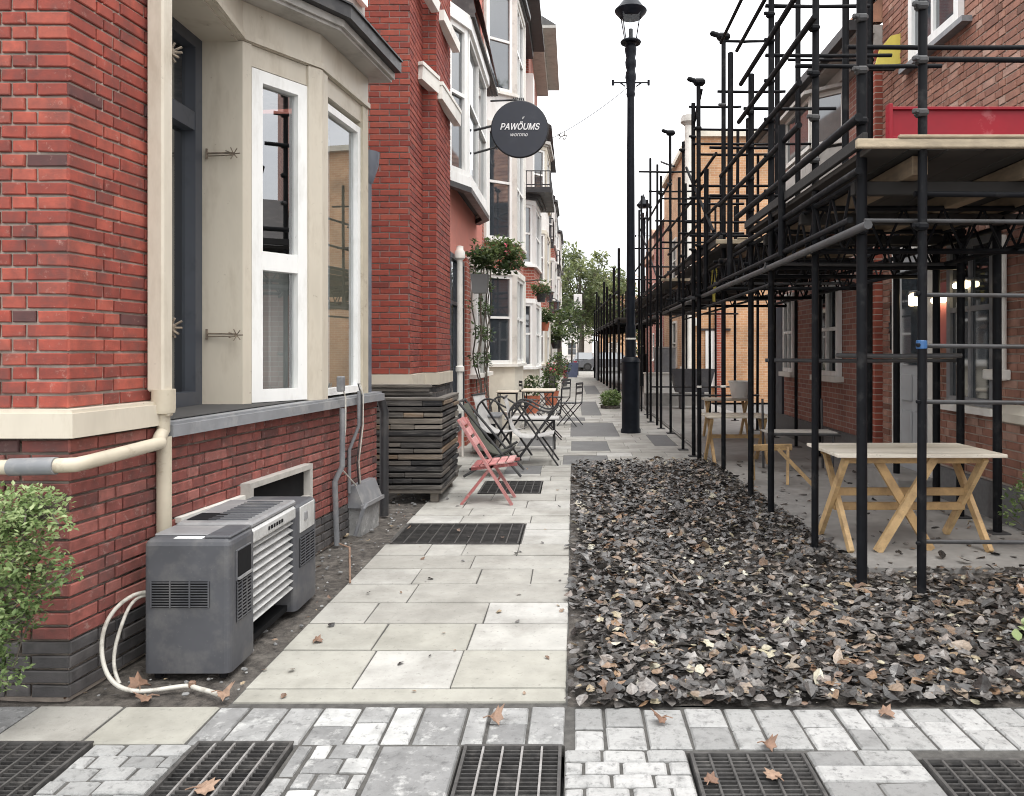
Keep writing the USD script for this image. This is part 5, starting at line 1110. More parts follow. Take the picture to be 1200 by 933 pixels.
t = thing("dark_screen", (1.22, 41, 0), "dark screen panel standing among the far scaffold poles", "panel")
put(MB().rbox((1.25, 41, 1.0), (.06, 3.0, 2.0), .01), "panel", "slate_frame", t); put(MB().rbox((1.25, 41, 2.02), (.09, 3.05, .05), .01), "top_rail", "gutter_black", t)
# ================================================================ OBJECTS
# ---- grey cabinet with louvres against the house
t = thing("louvred_cabinet", (-1.77, 4.1, 0), "dark grey louvred air conditioning cabinet against the brick house, foreground left", "cabinet")
X0, X1, HT = -1.975, -1.575, .635
def cabinet_end(y0, y1, h, open_slot):
    b = MB(); P = sg.box(X0, y0, X1, y1).buffer(-.028).buffer(.028, quad_segs=4)
    c = trimesh.creation.extrude_polygon(P, h - .05, engine="earcut"); v = np.array(c.vertices); v[:, 2] += .022; b.add(v, c.faces)
    top = MB()
    P2 = P; zz = h - .028
    rings = [(0, h - .028), (.006, h - .012), (.02, h)]
    pts = [np.array(P.buffer(-r).exterior.coords)[:-1] for r, _ in rings]
    hull = trimesh.convex.convex_hull(np.vstack([np.hstack([p, np.full((len(p), 1), z)]) for p, (_, z) in zip(pts, rings)]))
    b.mesh(hull)
    return put(b, "end_casing", "unit_plastic", t)
def grille(parent, c, u, w, hgt, rows, n, name="vent_grille"):
    """slotted vent: dark back plate with thin bars; c centre, u along, n outward"""
    c, u, n = (np.array(q, float) for q in (c, u, n)); b = MB(); zz = np.array([0, 0, 1.0])
    def q(cu, cz, su, sz, d0, d1, m): 
        m.add([c + u * (cu + a * su / 2) + zz * (cz + e * sz / 2) + n * d for a in (-1, 1) for e in (-1, 1) for d in (d0, d1)], BOXF)
    q(0, 0, w, hgt, 0, .003, b); g_ = put(b, name, "unit_dark", parent)
    b = MB()
    for k in range(rows): q(0, hgt * ((k + .5) / rows - .5), w, hgt / rows * .30, .002, .007, b)
    for x in (-.5, -.17, .17, .5): q(x * (w - .006), 0, .006, hgt, .002, .0075, b)
    put(b, "grille_bars", "unit_plastic", g_)
e1 = cabinet_end(3.525, 3.80, HT, True)
grille(e1, ((X0 + X1) / 2 - .03, 3.5255, .385), (1, 0, 0), .27, .12, 10, (0, -1, 0))
grille(e1, (X1 + .0, 3.665, .33), (0, 1, 0), .16, .19, 12, (1, 0, 0))
s = MB().rbox((X1 - .001, 3.665, .50), (.012, .17, .145), .003); sl_ = put(s, "slot_rim", "unit_plastic", e1)
put(MB().box2((X1 + .002, 3.595, .445), (X1 + .0075, 3.735, .565)), "slot_void", "unit_dark", sl_)  # flat black plate on the casing, coloured as the shade inside a slot
put(MB().box2((X1 + .002, 3.590, .432), (X1 + .016, 3.74, .443)), "slot_lip", "unit_top", sl_)
put(MB().box2((X0 + .13, 3.545, HT + .0005), (X0 + .26, 3.585, HT + .003)), "label", "label_white", e1)
put(MB().rbox((X1 - .07, 3.665, HT + .006), (.12, .235, .016), .006), "top_plate", "unit_plastic", e1)
put(MB().rbox((X0 + .15, 3.69, HT + .004), (.28, .18, .012), .005), "lid", "unit_top", e1)
e2 = cabinet_end(4.36, 4.71, HT - .02, False)
grille(e2, (X1 + .0, 4.535, .34), (0, 1, 0), .24, .17, 10, (1, 0, 0))
put(MB().rbox((X1 + .002, 4.535, .53), (.008, .24, .15), .003), "control_panel", "unit_silver", e2)
put(MB().lathe([(0, 0), (.03, 0), (.03, .01), (0, .012)], (0, 0), 12).arr() and MB().rbox((X1 + .008, 4.5, .54), (.008, .05, .05), .004), "dial", "unit_top", e2)
body = MB().box2((X0, 3.79, .03), (X0 + .10, 4.37, HT - .01)); body.box2((X0 + .1, 3.80, .03), (X1 - .05, 4.36, .06)); put(body, "back_casing", "unit_dark", t)
put(MB().box2((X0 + .10, 3.80, .06), (X1 - .14, 4.36, .56)), "coil", "unit_dark", t)
hd = MB().rbox((X1 - .03, 4.08, .585), (.055, .58, .075), .012); hood_ = put(hd, "front_hood", "unit_silver", t)
for k in range(6): put(MB().box((X1 - .0005, 3.98 + k * .035, .585), (.004, .018, .018)), "marking", "unit_dark", hood_)
tp = MB().rbox(((X0 + X1) / 2 - .0, 4.09, HT + .004), (X1 - X0 - .02, .60, .03), .01); tp_ = put(tp, "top_cover", "unit_top", t)
ribs = MB()
for k in range(12): ribs.rbox((X0 + .24, 3.86 + k * .042, HT + .021), (.20, .014, .006), .002)
put(ribs, "top_ribs", "unit_plastic", tp_); put(MB().rbox((X0 + .11, 3.93, HT + .02), (.15, .16, .006), .002), "top_vent", "unit_dark", tp_)
for k in range(10):
    z = .155 + k * .041
    b = MB(); b.add([(X1 - .075, 3.802, z + .026), (X1 - .072, 3.802, z + .031), (X1 - .014, 3.802, z + .004), (X1 - .018, 3.802, z - .002), (X1 - .075, 4.358, z + .026), (X1 - .072, 4.358, z + .031), (X1 - .014, 4.358, z + .004), (X1 - .018, 4.358, z - .002)],
                    [[0, 1, 2, 3], [4, 7, 6, 5], [0, 4, 5, 1], [1, 5, 6, 2], [2, 6, 7, 3], [3, 7, 4, 0]])
    put(b, "louvre", "unit_silver", t)
for x in (X0 + .05, X1 - .05):
    for y in (3.57, 4.66): put(MB().lathe([(.02, -.01), (.022, .02), (.012, .03)], (x, y), 8), "foot", "unit_dark", t)
t = thing("white_cable", (-2.05, 3.5, 0), "dirty white hose looping from the cabinet to the ground by the corner", "cable")
def spline(P, n=40):
    from scipy.interpolate import splprep, splev
    tck, _ = splprep(np.array(P, float).T, s=0, k=min(3, len(P) - 1)); return np.array(splev(np.linspace(0, 1, n), tck)).T
put(MB().tube(spline([(-1.98, 3.62, .36), (-2.04, 3.55, .37), (-2.10, 3.48, .30), (-2.10, 3.42, .16), (-2.03, 3.38, .05), (-1.92, 3.36, .015), (-1.78, 3.40, .012), (-1.70, 3.42, .012)]), .0095, 8), "hose", "cable_white", t, smooth=60)
put(MB().tube(spline([(-1.98, 3.63, .34), (-2.03, 3.56, .35), (-2.06, 3.5, .25), (-2.07, 3.46, .12), (-2.02, 3.42, .02)]), .008, 8), "hose", "cable_white", t, smooth=60)
put(MB().tube(spline([(-1.70, 3.42, .012), (-1.64, 3.38, .014), (-1.57, 3.35, .012), (-1.53, 3.32, .012)]), .0105, 7), "cable_end", "cable_white", t, smooth=60)
put(MB().rbox((-1.695, 3.415, .02), (.03, .02, .03), .005), "plug", "leaf_brown", t)
st = thing("stick", (-1.5, 5.0, 0), "bent pale stick poking out of the dirt beside the path", "stick")
put(MB().tube([(-1.56, 5.35, .02), (-1.53, 5.25, .16), (-1.50, 5.15, .12), (-1.44, 4.95, .01)], .007, 6), "stem", "leaf_brown", st); put(MB().tube([(-1.53, 5.25, .16), (-1.60, 5.24, .19)], .005, 5), "twig", "leaf_brown", st)

# ---- box of old boards
t = thing("plank_box", (-1.63, 8.0, 0), "square planter box stacked from dark reclaimed boards beside the pink chair", "planter box")
x0, x1, y0, y1 = -1.98, -1.295, 7.58, 8.62
NR = 15; hz = (1.02 - .13) / NR
put(MB().box2((x0 + .03, y0 + .03, .14), (x1 - .03, y1 - .03, .96)), "inner_box", "unit_dark", t)
for k in range(NR):
    z = .13 + hz * k + hz / 2
    for side in range(2):
        L = (x1 - x0) if side == 0 else (y1 - y0)
        cuts = sorted([0] + [rnd.uniform(.2, .8) * L for _ in range(rnd.choice((0, 1, 1, 2)))] + [L])
        for a, b in zip(cuts[:-1], cuts[1:]):
            if b - a < .03: continue
            pr = rnd.uniform(-.008, .014); hh = hz - rnd.uniform(.009, .024); tn = rnd.random() ** 1.25
            if side == 0: q = MB().rbox((x0 + (a + b) / 2, y0 + .02 - pr, z + rnd.uniform(-.003, .003)), (b - a - .004, .04, hh), .004, tone=tn)
            else: q = MB().rbox((x1 - .02 + pr, y0 + .045 + (a + b) / 2 * .955, z + rnd.uniform(-.003, .003)), (.04, (b - a) * .955 - .004, hh), .004, tone=tn, rx=rnd.uniform(-.012, .012))
            put(q, "board", "old_board", t)
rim = MB(); rim.rbox(((x0 + x1) / 2, y0 + .03, 1.03), (x1 - x0 + .03, .08, .03), .006, tone=.62); rim.rbox((x1 - .03, (y0 + y1) / 2, 1.028), (.08, y1 - y0 + .01, .03), .006, tone=.62); put(rim, "top_rail", "old_board", t)
bt = MB(); bt.rbox(((x0 + x1) / 2, y0 + .025, .115), (x1 - x0, .05, .035), .005, tone=.7); bt.rbox((x1 - .025, (y0 + y1) / 2 + .03, .115), (.05, y1 - y0 - .06, .035), .005, tone=.7); put(bt, "bottom_rail", "old_board", t)
for x in (x0 + .09, x1 - .09):
    for y in (y0 + .08, y1 - .1): put(MB().rbox((x, y, .05), (.08, .07, .12), .01, tone=.75), "leg", "old_board", t)
for k, (z, w, tn) in enumerate(((1.065, .70, .3), (1.09, .62, .1))):
    pass
t = thing("timber_stack", (-1.75, 8.9, 1.0), "weathered timbers laid along the wall above the plank box", "timber")
for k in range(5): put(MB().rbox((-1.98 + .0 * k, 8.74 - .01 * k, .93 + .045 * k), (.75 - .05 * (k % 2), .07, .04), .006, tone=.2 + .14 * k), "beam", "old_board", t)

# ---- pink folding chair, seen from the side, facing right
t = thing("folding_chair", (-.85, 7.7, 0), "pink painted wooden folding chair facing the leaf bed", "chair")
ya, yb = 7.50, 7.90
for y in (ya, yb):
    put(MB().bar((-1.115, y, .82), (-.60, y, .0), .026, .045, tone=.7, up=(0, 1, 0)), "back_leg", "pink_wood", t)
    put(MB().bar((-1.10, y + (.03 if y == ya else -.03), .0), (-.78, y + (.03 if y == ya else -.03), .40), .026, .042, tone=.4, up=(0, 1, 0)), "front_leg", "pink_wood", t)
for k in range(3):
    f = .03 + k * .12; c = np.array([-1.115, 0, .82]) + (np.array([-.60, 0, .0]) - np.array([-1.115, 0, .82])) * f
    put(MB().rbox((c[0] - .012, (ya + yb) / 2, c[2]), (.016, yb - ya, .085), .004, tone=.6 + .15 * k, ry=-.56), "back_slat", "pink_wood", t)
for k in range(5):
    x = -.96 + k * .085; put(MB().rbox((x, (ya + yb) / 2, .375 + .012 * k), (.07, yb - ya + .03, .018), .004, tone=.3 + .14 * k, ry=-.10), "seat_slat", "pink_wood", t)
for y in (ya + .02, yb - .02): put(MB().bar((-1.0, y, .35), (-.55, y, .40), .022, .03, tone=.2, up=(0, 0, 1)), "seat_rail", "pink_wood", t)
for p in ((-.75, .22), (-.98, .14)): put(MB().tube([(p[0], ya, p[1]), (p[0], yb, p[1])], .011, 7), "stretcher", "pink_wood", t)

# ---- olive sling chair and black folding chairs
t = thing("sling_chair", (-1.0, 9.3, 0), "dark olive canvas sling chair half hidden behind the pink chair", "chair")
b = MB()
prof = spline([(-1.32, 0, .86), (-1.2, 0, .62), (-1.05, 0, .36), (-.9, 0, .28), (-.72, 0, .34)], 12)
for a, c in zip(prof[:-1], prof[1:]):
    b.add([a + [0, 9.1, 0], c + [0, 9.1, 0], c + [0, 9.6, 0], a + [0, 9.6, 0], a + [0, 9.1, -.012], c + [0, 9.1, -.012], c + [0, 9.6, -.012], a + [0, 9.6, -.012]], [[0, 1, 2, 3], [4, 7, 6, 5], [0, 4, 5, 1], [3, 2, 6, 7]])
put(b, "sling", "canvas_olive", t)
for y in (9.08, 9.62):
    put(MB().tube([(-1.36, y, .9), (-.62, y, .02)], .016, 7), "frame_tube", "pole_steel", t, smooth=50); put(MB().tube([(-1.3, y, .02), (-.7, y, .37)], .016, 7), "frame_tube", "pole_steel", t, smooth=50)
put(MB().tube([(-1.36, 9.08, .9), (-1.36, 9.62, .9)], .016, 7), "top_bar", "pole_steel", t, smooth=50)

def camp_chair(loc, rz, label, w=.52, canv="canvas_grey"):
    t = thing("folding_camp_chair", loc, label, "chair", local=True, rz=rz)
    for y in (-w / 2, w / 2):
        put(MB().bar((-.27, y, .80), (.30, y, .0), .022, .03, up=(0, 1, 0)), "cross_leg", "black_steel", t)
        put(MB().bar((.30, y * .94, .80), (-.28, y * .94, .0), .022, .03, up=(0, 1, 0)), "cross_leg", "black_steel", t)
        put(MB().tube(spline([(-.34, y, .62), (-.3, y, .78), (-.2, y, .84), (.05, y, .74), (.3, y, .78)], 14), .014, 7), "arm_rest", "pole_steel", t, smooth=50)
    b = MB(); pr = spline([(-.42, 0, .88), (-.36, 0, .62), (-.26, 0, .40), (-.05, 0, .36), (.24, 0, .42)], 10)
    for a, c in zip(pr[:-1], pr[1:]): b.add([a + [0, -w * .44, 0], c + [0, -w * .44, 0], c + [0, w * .44, 0], a + [0, w * .44, 0], a + [0, -w * .44, -.01], c + [0, -w * .44, -.01], c + [0, w * .44, -.01], a + [0, w * .44, -.01]], [[0, 1, 2, 3], [4, 7, 6, 5], [0, 4, 5, 1], [3, 2, 6, 7]])
    put(b, "canvas_seat", canv, t)
    for x, z in ((-.2, .1), (.22, .1)): put(MB().tube([(x, -w / 2, z), (x, w / 2, z)], .010, 6), "stretcher", "black_steel", t)
    for x, z in ((-.42, .89),): put(MB().tube([(x, -w / 2, z), (x, w / 2, z)], .014, 7), "back_bar", "black_steel", t)
    return t
camp_chair((-.50, 10.35, 0), 0, "black X-framed folding chair with grey canvas behind the pink chair")
camp_chair((-.95, 10.9, 0), -14, "grey canvas folding chair between the olive chair and the black X-framed one")
def cafe_chair(loc, rz, label):
    t = thing("cafe_chair", loc, label, "chair", local=True, rz=rz)
    for y in (-.19, .19):
        put(MB().tube([(-.22, y, .86), (-.20, y, .45), (.2, y, .0)], .012, 6), "leg", "black_steel", t); put(MB().tube([(.19, y, .45), (-.22, y, .0)], .012, 6), "leg", "black_steel", t)
    for k in range(5): put(MB().rbox((-.16 + k * .085, 0, .455), (.06, .40, .016), .004), "seat_slat", "black_steel", t)
    for z in (.66, .78, .85): put(MB().rbox((-.215, 0, z), (.014, .40, .05), .004), "back_slat", "black_steel", t)
    return t
c1 = cafe_chair((-.42, 13.2, 0), 180, "black metal cafe chair turned towards the house, right of the yellow topped table")
dup(c1, (-.08, 15.6, 0), 160, "black slatted cafe chair at the edge of the path, farthest right of the furniture")
def cafe_table(loc, label, top, w, dpt, h):
    t = thing("cafe_table", loc, label, "table", local=True)
    n = 5
    for k in range(n): put(MB().rbox((0, -dpt / 2 + dpt * (k + .5) / n, h), (w, dpt / n - .008, .024), .004, tone=rnd.random()), "top_slat", top, t)
    for s_ in (-1, 1):
        put(MB().bar((s_ * w * .42, -dpt * .4, h - .02), (s_ * w * .42, dpt * .4, 0), .02, .025, up=(1, 0, 0)), "leg", "black_steel", t); put(MB().bar((s_ * w * .40, dpt * .4, h - .02), (s_ * w * .40, -dpt * .4, 0), .02, .025, up=(1, 0, 0)), "leg", "black_steel", t)
    put(MB().rbox((0, 0, h - .035), (w * .86, .05, .03), .004), "under_rail", "black_steel", t)
    return t
cafe_table((-.68, 15.2, 0), "cafe table with a tan plank top beside the cream bay", "table_top", .66, .9, .74)
cafe_table((-1.28, 15.0, 0), "small cafe table with a buff top close against the house wall", "table_top", .42, .5, .72)
cafe_table((-.62, 11.6, 0), "low folding table with a pale grey top behind the X-framed chair", "canvas_grey", .8, .5, .50)
t = thing("white_urn", (-1.02, 13.4, 0), "white stone urn on the pavement beside the cafe tables", "urn")
put(MB().lathe([(.12, 0), (.13, .05), (.07, .1), (.07, .16), (.15, .3), (.17, .42), (.19, .45), (.16, .46), (.13, .36), (0, .3)], (-1.02, 13.4), 14), "bowl", "old_white", t, smooth=40)
put(MB().rbox((-1.02, 13.4, .02), (.26, .26, .05), .006), "base", "old_white", t)
t = thing("grey_crate", (-1.28, 11.4, 0), "grey storage crate on the ground behind the chairs by the pink house", "crate")
put(MB().rbox((-1.28, 11.4, .30), (.40, .5, .5), .02), "body", "soffit_grey", t); put(MB().rbox((-1.28, 11.4, .56), (.44, .54, .04), .012), "lid", "grey_metal", t)
put(MB().box2((-1.43, 11.145, .15), (-1.13, 11.149, .45)), "front_panel", "unit_dark", t)

# ---- lamp posts
def lamp_post(loc, label):
    t = thing("street_lamp", loc, label, "lamp post", local=True)
    put(MB().lathe([(.0, 0), (.185, 0), (.185, .06), (.165, .09), (.165, 1.28), (.18, 1.31), (.16, 1.36), (.12, 1.40)], (0, 0), 20), "base", "lamp_iron", t, smooth=35)
    put(MB().lathe([(.095, 1.38), (.095, 1.95), (.082, 2.0), (.073, 4.5), (.066, 6.25), (.07, 6.26)], (0, 0), 18), "shaft", "lamp_iron", t, smooth=35)
    put(MB().lathe([(.096, 1.72), (.099, 1.725), (.099, 1.745), (.096, 1.75)], (0, 0), 18), "painted_band", "old_white", t, smooth=35)
    put(MB().lathe([(.068, 6.2), (.085, 6.25), (.075, 6.3), (.09, 6.5), (.105, 6.56), (.095, 6.64), (.078, 6.7), (.10, 6.78), (.105, 6.85), (.085, 6.93), (.105, 7.02), (.11, 7.1), (.09, 7.16), (.11, 7.2)], (0, 0), 18), "collar", "lamp_iron", t, smooth=35)
    put(MB().lathe([(.0, 7.19), (.18, 7.19), (.195, 7.215), (.18, 7.24), (.0, 7.24)], (0, 0), 20), "gallery", "lamp_iron", t, smooth=35)
    l = MB().tube([(-.33, 0, 6.47), (.33, 0, 6.47)], .014, 7)
    for s_ in (-1, 1): l.tube([(s_ * .33, 0, 6.42), (s_ * .33, 0, 6.52)], .024, 8); l.tube([(s_ * .2, 0, 6.47), (s_ * .1, 0, 6.4)], .012, 6)
    put(l, "ladder_bar", "lamp_iron", t)
    gb = MB(); r0, r1, z0, z1 = .135, .25, 7.24, 7.76
    for k in range(4):
        a = math.pi / 4 + k * math.pi / 2
        gb.tube([(r0 * math.cos(a), r0 * math.sin(a), z0), (r1 * math.cos(a), r1 * math.sin(a), z1)], .009, 6)
    fr = put(gb, "lantern_frame", "lamp_iron", t)
    for k in range(4):
        a, b = math.pi / 4 + k * math.pi / 2, math.pi / 4 + (k + 1) * math.pi / 2
        put(MB().add([(r0 * math.cos(a), r0 * math.sin(a), z0), (r0 * math.cos(b), r0 * math.sin(b), z0), (r1 * math.cos(b), r1 * math.sin(b), z1), (r1 * math.cos(a), r1 * math.sin(a), z1)], [[0, 1, 2, 3]]), "pane", "pane_clear", fr)
    put(MB().lathe([(.0, 7.66), (.20, 7.67), (.25, 7.73), (.29, 7.77), (.30, 7.80), (.25, 7.85), (.17, 7.95), (.11, 8.02), (.07, 8.11), (.085, 8.14), (.035, 8.18), (.02, 8.26), (0, 8.27)], (0, 0), 20), "roof", "lamp_iron", t, smooth=35)
    put(MB().lathe([(.04, 7.24), (.04, 7.46), (.0, 7.47)], (0, 0), 10), "burner", "lamp_iron", t)
    put(MB().lathe([(.0, 7.49), (.02, 7.5), (.035, 7.58), (.02, 7.66)], (0, 0), 10), "bulb", "pane_clear", t)
    return t
L1 = lamp_post((1.06, 14.2, 0), "tall dark iron lamp post with glass lantern, beside the path")
dup(L1, (3.0, 33, 0), 0, "distant iron lamp post seen to the right of the near one")
t = thing("overhead_wire", (0, 14.1, 6), "thin wire sagging from the near lamp post towards the left terrace", "wire")
pts = [(1.0 - 2.1 * s_, 14.2 + 1.0 * s_, 6.38 - .95 * s_ + .5 * s_ * (s_ - 1)) for s_ in np.linspace(0, 1, 14)]
put(MB().tube(pts, .006, 5), "wire", "gutter_black", t)
tw = MB()
for k in range(9):
    p = np.array(pts[8]) + [.02 * k, 0, -.02]; a = k * 1.3; tw.tube([p, p + [.07 * math.cos(a), .02, .09 * math.sin(a)]], .008, 4)
put(tw, "caught_twigs", "bark", t)

# ---- round shop sign on its bracket
t = thing("hanging_sign", (-.84, 12, 4.97), "round dark navy shop sign with white lettering projecting from the terrace", "sign")
cx, cy, cz, rr = -.84, 12.0, 4.97, .435
disc = trimesh.creation.cylinder(rr, .06, sections=56); v = np.array(disc.vertices)
put(MB().add(np.stack([cx + v[:, 0], cy + v[:, 2], cz + v[:, 1]], 1), disc.faces), "disc", "sign_navy", t)
rg = MB(); 
ring = [(cx + (rr + .004) * math.cos(a), cy, cz + (rr + .004) * math.sin(a)) for a in np.linspace(0, 2 * math.pi, 49)]
rg.tube(ring, .014, 6, cap=False); put(rg, "rim", "gutter_black", t)
def lettering(text, hgt, width, x, z, shear, name, bold=True):
    m = meshkit.text_mesh(text, hgt, .006, bold); v = np.array(m.vertices); s_ = width / (v[:, 0].max() - v[:, 0].min())
    v[:, 0] -= (v[:, 0].max() + v[:, 0].min()) / 2; X = v[:, 0] * s_ + shear * v[:, 1]
    put(MB().add(np.stack([cx + x + X, np.full(len(v), cy - .031) - v[:, 2], cz + z + v[:, 1]], 1), m.faces), name, "sign_white", t)
lettering("PAWÖUMS", .098, .60, .0, -.012, .25, "lettering")
lettering("wo\u0280\u0280mo" if False else "worrmo", .055, .27, -.015, -.115, .3, "small_lettering", False)
lettering("r", .05, .03, .06, .15, .2, "small_mark", False)
br = MB(); br.tube([(-1.56, 12.02, 4.96), (cx - rr, 12.02, 5.03)], .02, 7); br.tube([(-1.56, 12.02, 4.6), (-1.2, 12.02, 4.70)], .018, 7); br.tube([(-1.3, 12.02, 5.42), (cx - .05, 12.02, 5.44), (cx, 12.02, 5.40)], .015, 7)
for k in range(6): br.tube([(cx + .03 * k - .08, 12.02, 5.41), (cx + .03 * k - .1, 12.02, 5.47)], .012, 5)
put(br, "bracket", "black_steel", t)

# ---- tables under the scaffold
t = thing("trestle_table", (2.53, 5.95, 0), "pale topped wooden trestle table with crossed legs, nearest under the scaffold", "table")
zt = .75
for k in range(6):
    y0 = 5.58 + .12 * k
    put(MB().rbox((2.535 + rnd.uniform(-.006, .006), y0 + .06, zt - .012), (1.235, .117, .026), .004, tone=rnd.random()), "top_board", "table_top", t)
def xlegs(a, b, c, d_, name="leg"):
    put(MB().bar(a, b, .034, .062, tone=rnd.uniform(.3, 1), up=(0, 0, 1)), name, "new_wood", t); put(MB().bar(c, d_, .034, .062, tone=rnd.uniform(.3, 1), up=(0, 0, 1)), name, "new_wood", t)
for x in (2.02, 3.04):
    o_ = .038
    xlegs((x - .018, 5.64, .72), (x - .018, 6.24, .024), (x + .02, 6.24, .72), (x + .02, 5.64, .024))
xlegs((2.24, 5.70, .72), (2.66, 5.72, .024), (2.66, 5.66, .72), (2.24, 5.66, .024))
for y, z in ((5.93, .42), (5.97, .30)): put(MB().rbox((2.53, y, z), (1.02, .03, .06), .005, tone=.4), "stretcher", "new_wood", t)
for y in (5.68, 6.2): put(MB().rbox((2.53, y, .70), (1.06, .04, .05), .005, tone=.4), "top_rail", "new_wood", t)
def small_table(loc, w, dp, h, label, rz=0):
    global t
    t = thing("folding_table", loc, label, "table", local=True, rz=rz)
    for k in range(4): put(MB().rbox((0, -dp / 2 + dp * (k + .5) / 4, h), (w, dp / 4 - .006, .026), .004, tone=rnd.random()), "top_board", "table_top", t)
    for s_ in (-1, 1):
        x = s_ * (w / 2 - .08)
        xlegs((x - .018, -dp * .42, h - .02), (x - .018, dp * .42, .0), (x + .018, dp * .42, h - .02), (x + .018, -dp * .42, .0))
    put(MB().rbox((0, 0, h * .55), (w - .2, .03, .05), .004, tone=.3), "stretcher", "new_wood", t)
small_table((2.18, 10.3, .022), .86, .62, .62, "low wooden folding table, second one along under the scaffold")
small_table((2.62, 13.2, .022), .80, .6, .66, "wooden folding table with a white tub on it, farthest under the scaffold")
t = thing("white_tub", (3.0, 13.2, .70), "white plastic tub standing on the farthest wooden table", "tub")
put(MB().lathe([(.0, .70), (.14, .70), (.19, .98), (.20, .99), (.185, .99), (.135, .72), (0, .72)], (2.86, 13.2), 16), "body", "white_paint", t, smooth=40)
put(MB().lathe([(.19, .965), (.205, .97), (.205, .99), (.19, .995)], (2.86, 13.2), 16), "rim", "white_paint", t, smooth=40)
# stacked trestles lying in the shade
t = thing("saw_horse", (2.3, 8.7, 0), "light wooden saw horse standing in the leaves behind the near table", "trestle")
put(MB().rbox((2.22, 8.65, .42), (.5, .05, .07), .006, tone=.6, rz=.15), "top_beam", "new_wood", t)
for x, y0, y1 in ((2.02, 8.45, 8.85), (2.42, 8.5, 8.9)):
    put(MB().bar((x, 8.66, .42), (x - .05, y0, .02), .03, .045, tone=.5), "leg", "new_wood", t); put(MB().bar((x, 8.66, .42), (x + .06, y1, .02), .03, .045, tone=.8), "leg", "new_wood", t)
put(MB().bar((2.25, 8.45, .43), (2.62, 8.35, .03), .028, .04, tone=.7), "loose_leg", "new_wood", t)
t = thing("garden_bench", (2.9, 9.5, 0), "grey metal bench frame behind the saw horse under the scaffold", "bench")
put(MB().tube([(2.35, 9.3, .50), (3.2, 9.2, .50)], .018, 7), "front_rail", "pole_steel", t, smooth=50)
for x in (2.4, 3.15): put(MB().tube([(x, 9.3, .5), (x - .03, 9.25, .03)], .016, 7), "leg", "pole_steel", t, smooth=50); put(MB().tube([(x, 9.75, .9), (x, 9.7, .03)], .016, 7), "leg", "pole_steel", t, smooth=50)
for k in range(4): put(MB().rbox((2.78, 9.35 + .1 * k, .51), (.85, .07, .02), .004), "seat_slat", "soffit_grey", t)
# pale wall, flared planter and slab screen further along
t = thing("low_wall", (2.9, 21, 0), "long low white wall across the pavement beyond the scaffold", "wall")
put(MB().box2((1.95, 20.9, .02), (3.69, 21.2, .35)), "base", "concrete", t); put(MB().rbox((2.82, 21.05, .62), (1.76, .26, .54), .02), "upper", "white_render", t); put(MB().rbox((2.82, 21.05, .905), (1.8, .34, .05), .012), "coping", "old_white", t)
t = thing("flared_planter", (3.2, 19.5, 0), "black flared planter trough on the pale wall", "planter")
def frust(x0, x1, y0, y1, z0, z1, fl): return [(x0 + fl, y0 + fl * .5, z0), (x1 - fl, y0 + fl * .5, z0), (x1 - fl, y1 - fl * .5, z0), (x0 + fl, y1 - fl * .5, z0), (x0, y0, z1), (x1, y0, z1), (x1, y1, z1), (x0, y1, z1)]
FF = [[0, 3, 2, 1], [0, 1, 5, 4], [1, 2, 6, 5], [2, 3, 7, 6], [3, 0, 4, 7]]
put(MB().add(frust(2.5, 3.62, 19.6, 20.1, .45, 1.05, .14), FF), "trough", "unit_plastic", t); put(MB().box2((2.6, 19.66, 1.0), (3.5, 20.04, 1.03)), "soil", "soil", t)
for x in (2.8, 3.3): put(MB().rbox((x, 19.85, .24), (.12, .3, .43), .01), "foot", "unit_plastic", t)
t = thing("grey_screen", (2.6, 22, 0), "plain grey upright screen behind the low white wall", "screen")
put(MB().rbox((2.66, 22.3, .8), (.62, .06, 1.6), .01), "panel", "grey_metal", t); put(MB().rbox((2.66, 22.3, 1.62), (.66, .1, .04), .008), "cap", "soffit_grey", t)

# ---- plants
def clump(mb, c, r, n, size, flat=1.0, seed=0, up=.3, t0=.0, t1=1.0):
    R_ = np.random.default_rng(seed)
    for k in range(n):
        d = R_.normal(size=3); d /= np.linalg.norm(d); q = np.array(c) + d * np.array(r) * R_.uniform(.35, 1.0) ** .5
        s_ = size * R_.uniform(.6, 1.3); a = rotm(2, R_.uniform(0, 6.28)) @ rotm(1, R_.uniform(-.9, .9) - up) @ rotm(0, R_.uniform(-.8, .8))
        v = np.array([(0, 0, 0), (.45, .28, .05), (1, 0, -.08), (.45, -.28, .05)]) * s_ @ a.T + q
        mb.add(v, [[0, 1, 2, 3]], float(np.clip(R_.uniform(t0, t1), 0, 1)))
    return mb
t = thing("bush", (-2.4, 3.0, 0), "light green leafy bush at the left edge in front of the brick corner", "bush")
lf = MB(); stem = MB()
SP = [(-2.42, 3.0, .88), (-2.3, 3.0, .86), (-2.52, 3.02, .78), (-2.35, 2.95, .72), (-2.5, 3.0, .62), (-2.28, 3.02, .66), (-2.4, 2.98, .50), (-2.55, 3.0, .42), (-2.33, 3.0, .38), (-2.6, 3.05, .7), (-2.7, 3.0, .55), (-2.7, 3.0, .85), (-2.22, 2.99, .89), (-2.5, 3.0, .25), (-2.45, 2.96, .36), (-2.3, 2.97, .55)]
SP = [(x + .19, y - .02, z) for x, y, z in SP] + [(-2.1, 2.95, .90), (-2.02, 2.96, .87), (-2.12, 2.95, .75), (-2.18, 2.93, .60), (-2.1, 2.94, .48), (-2.25, 2.92, .28), (-2.2, 2.95, .82)]
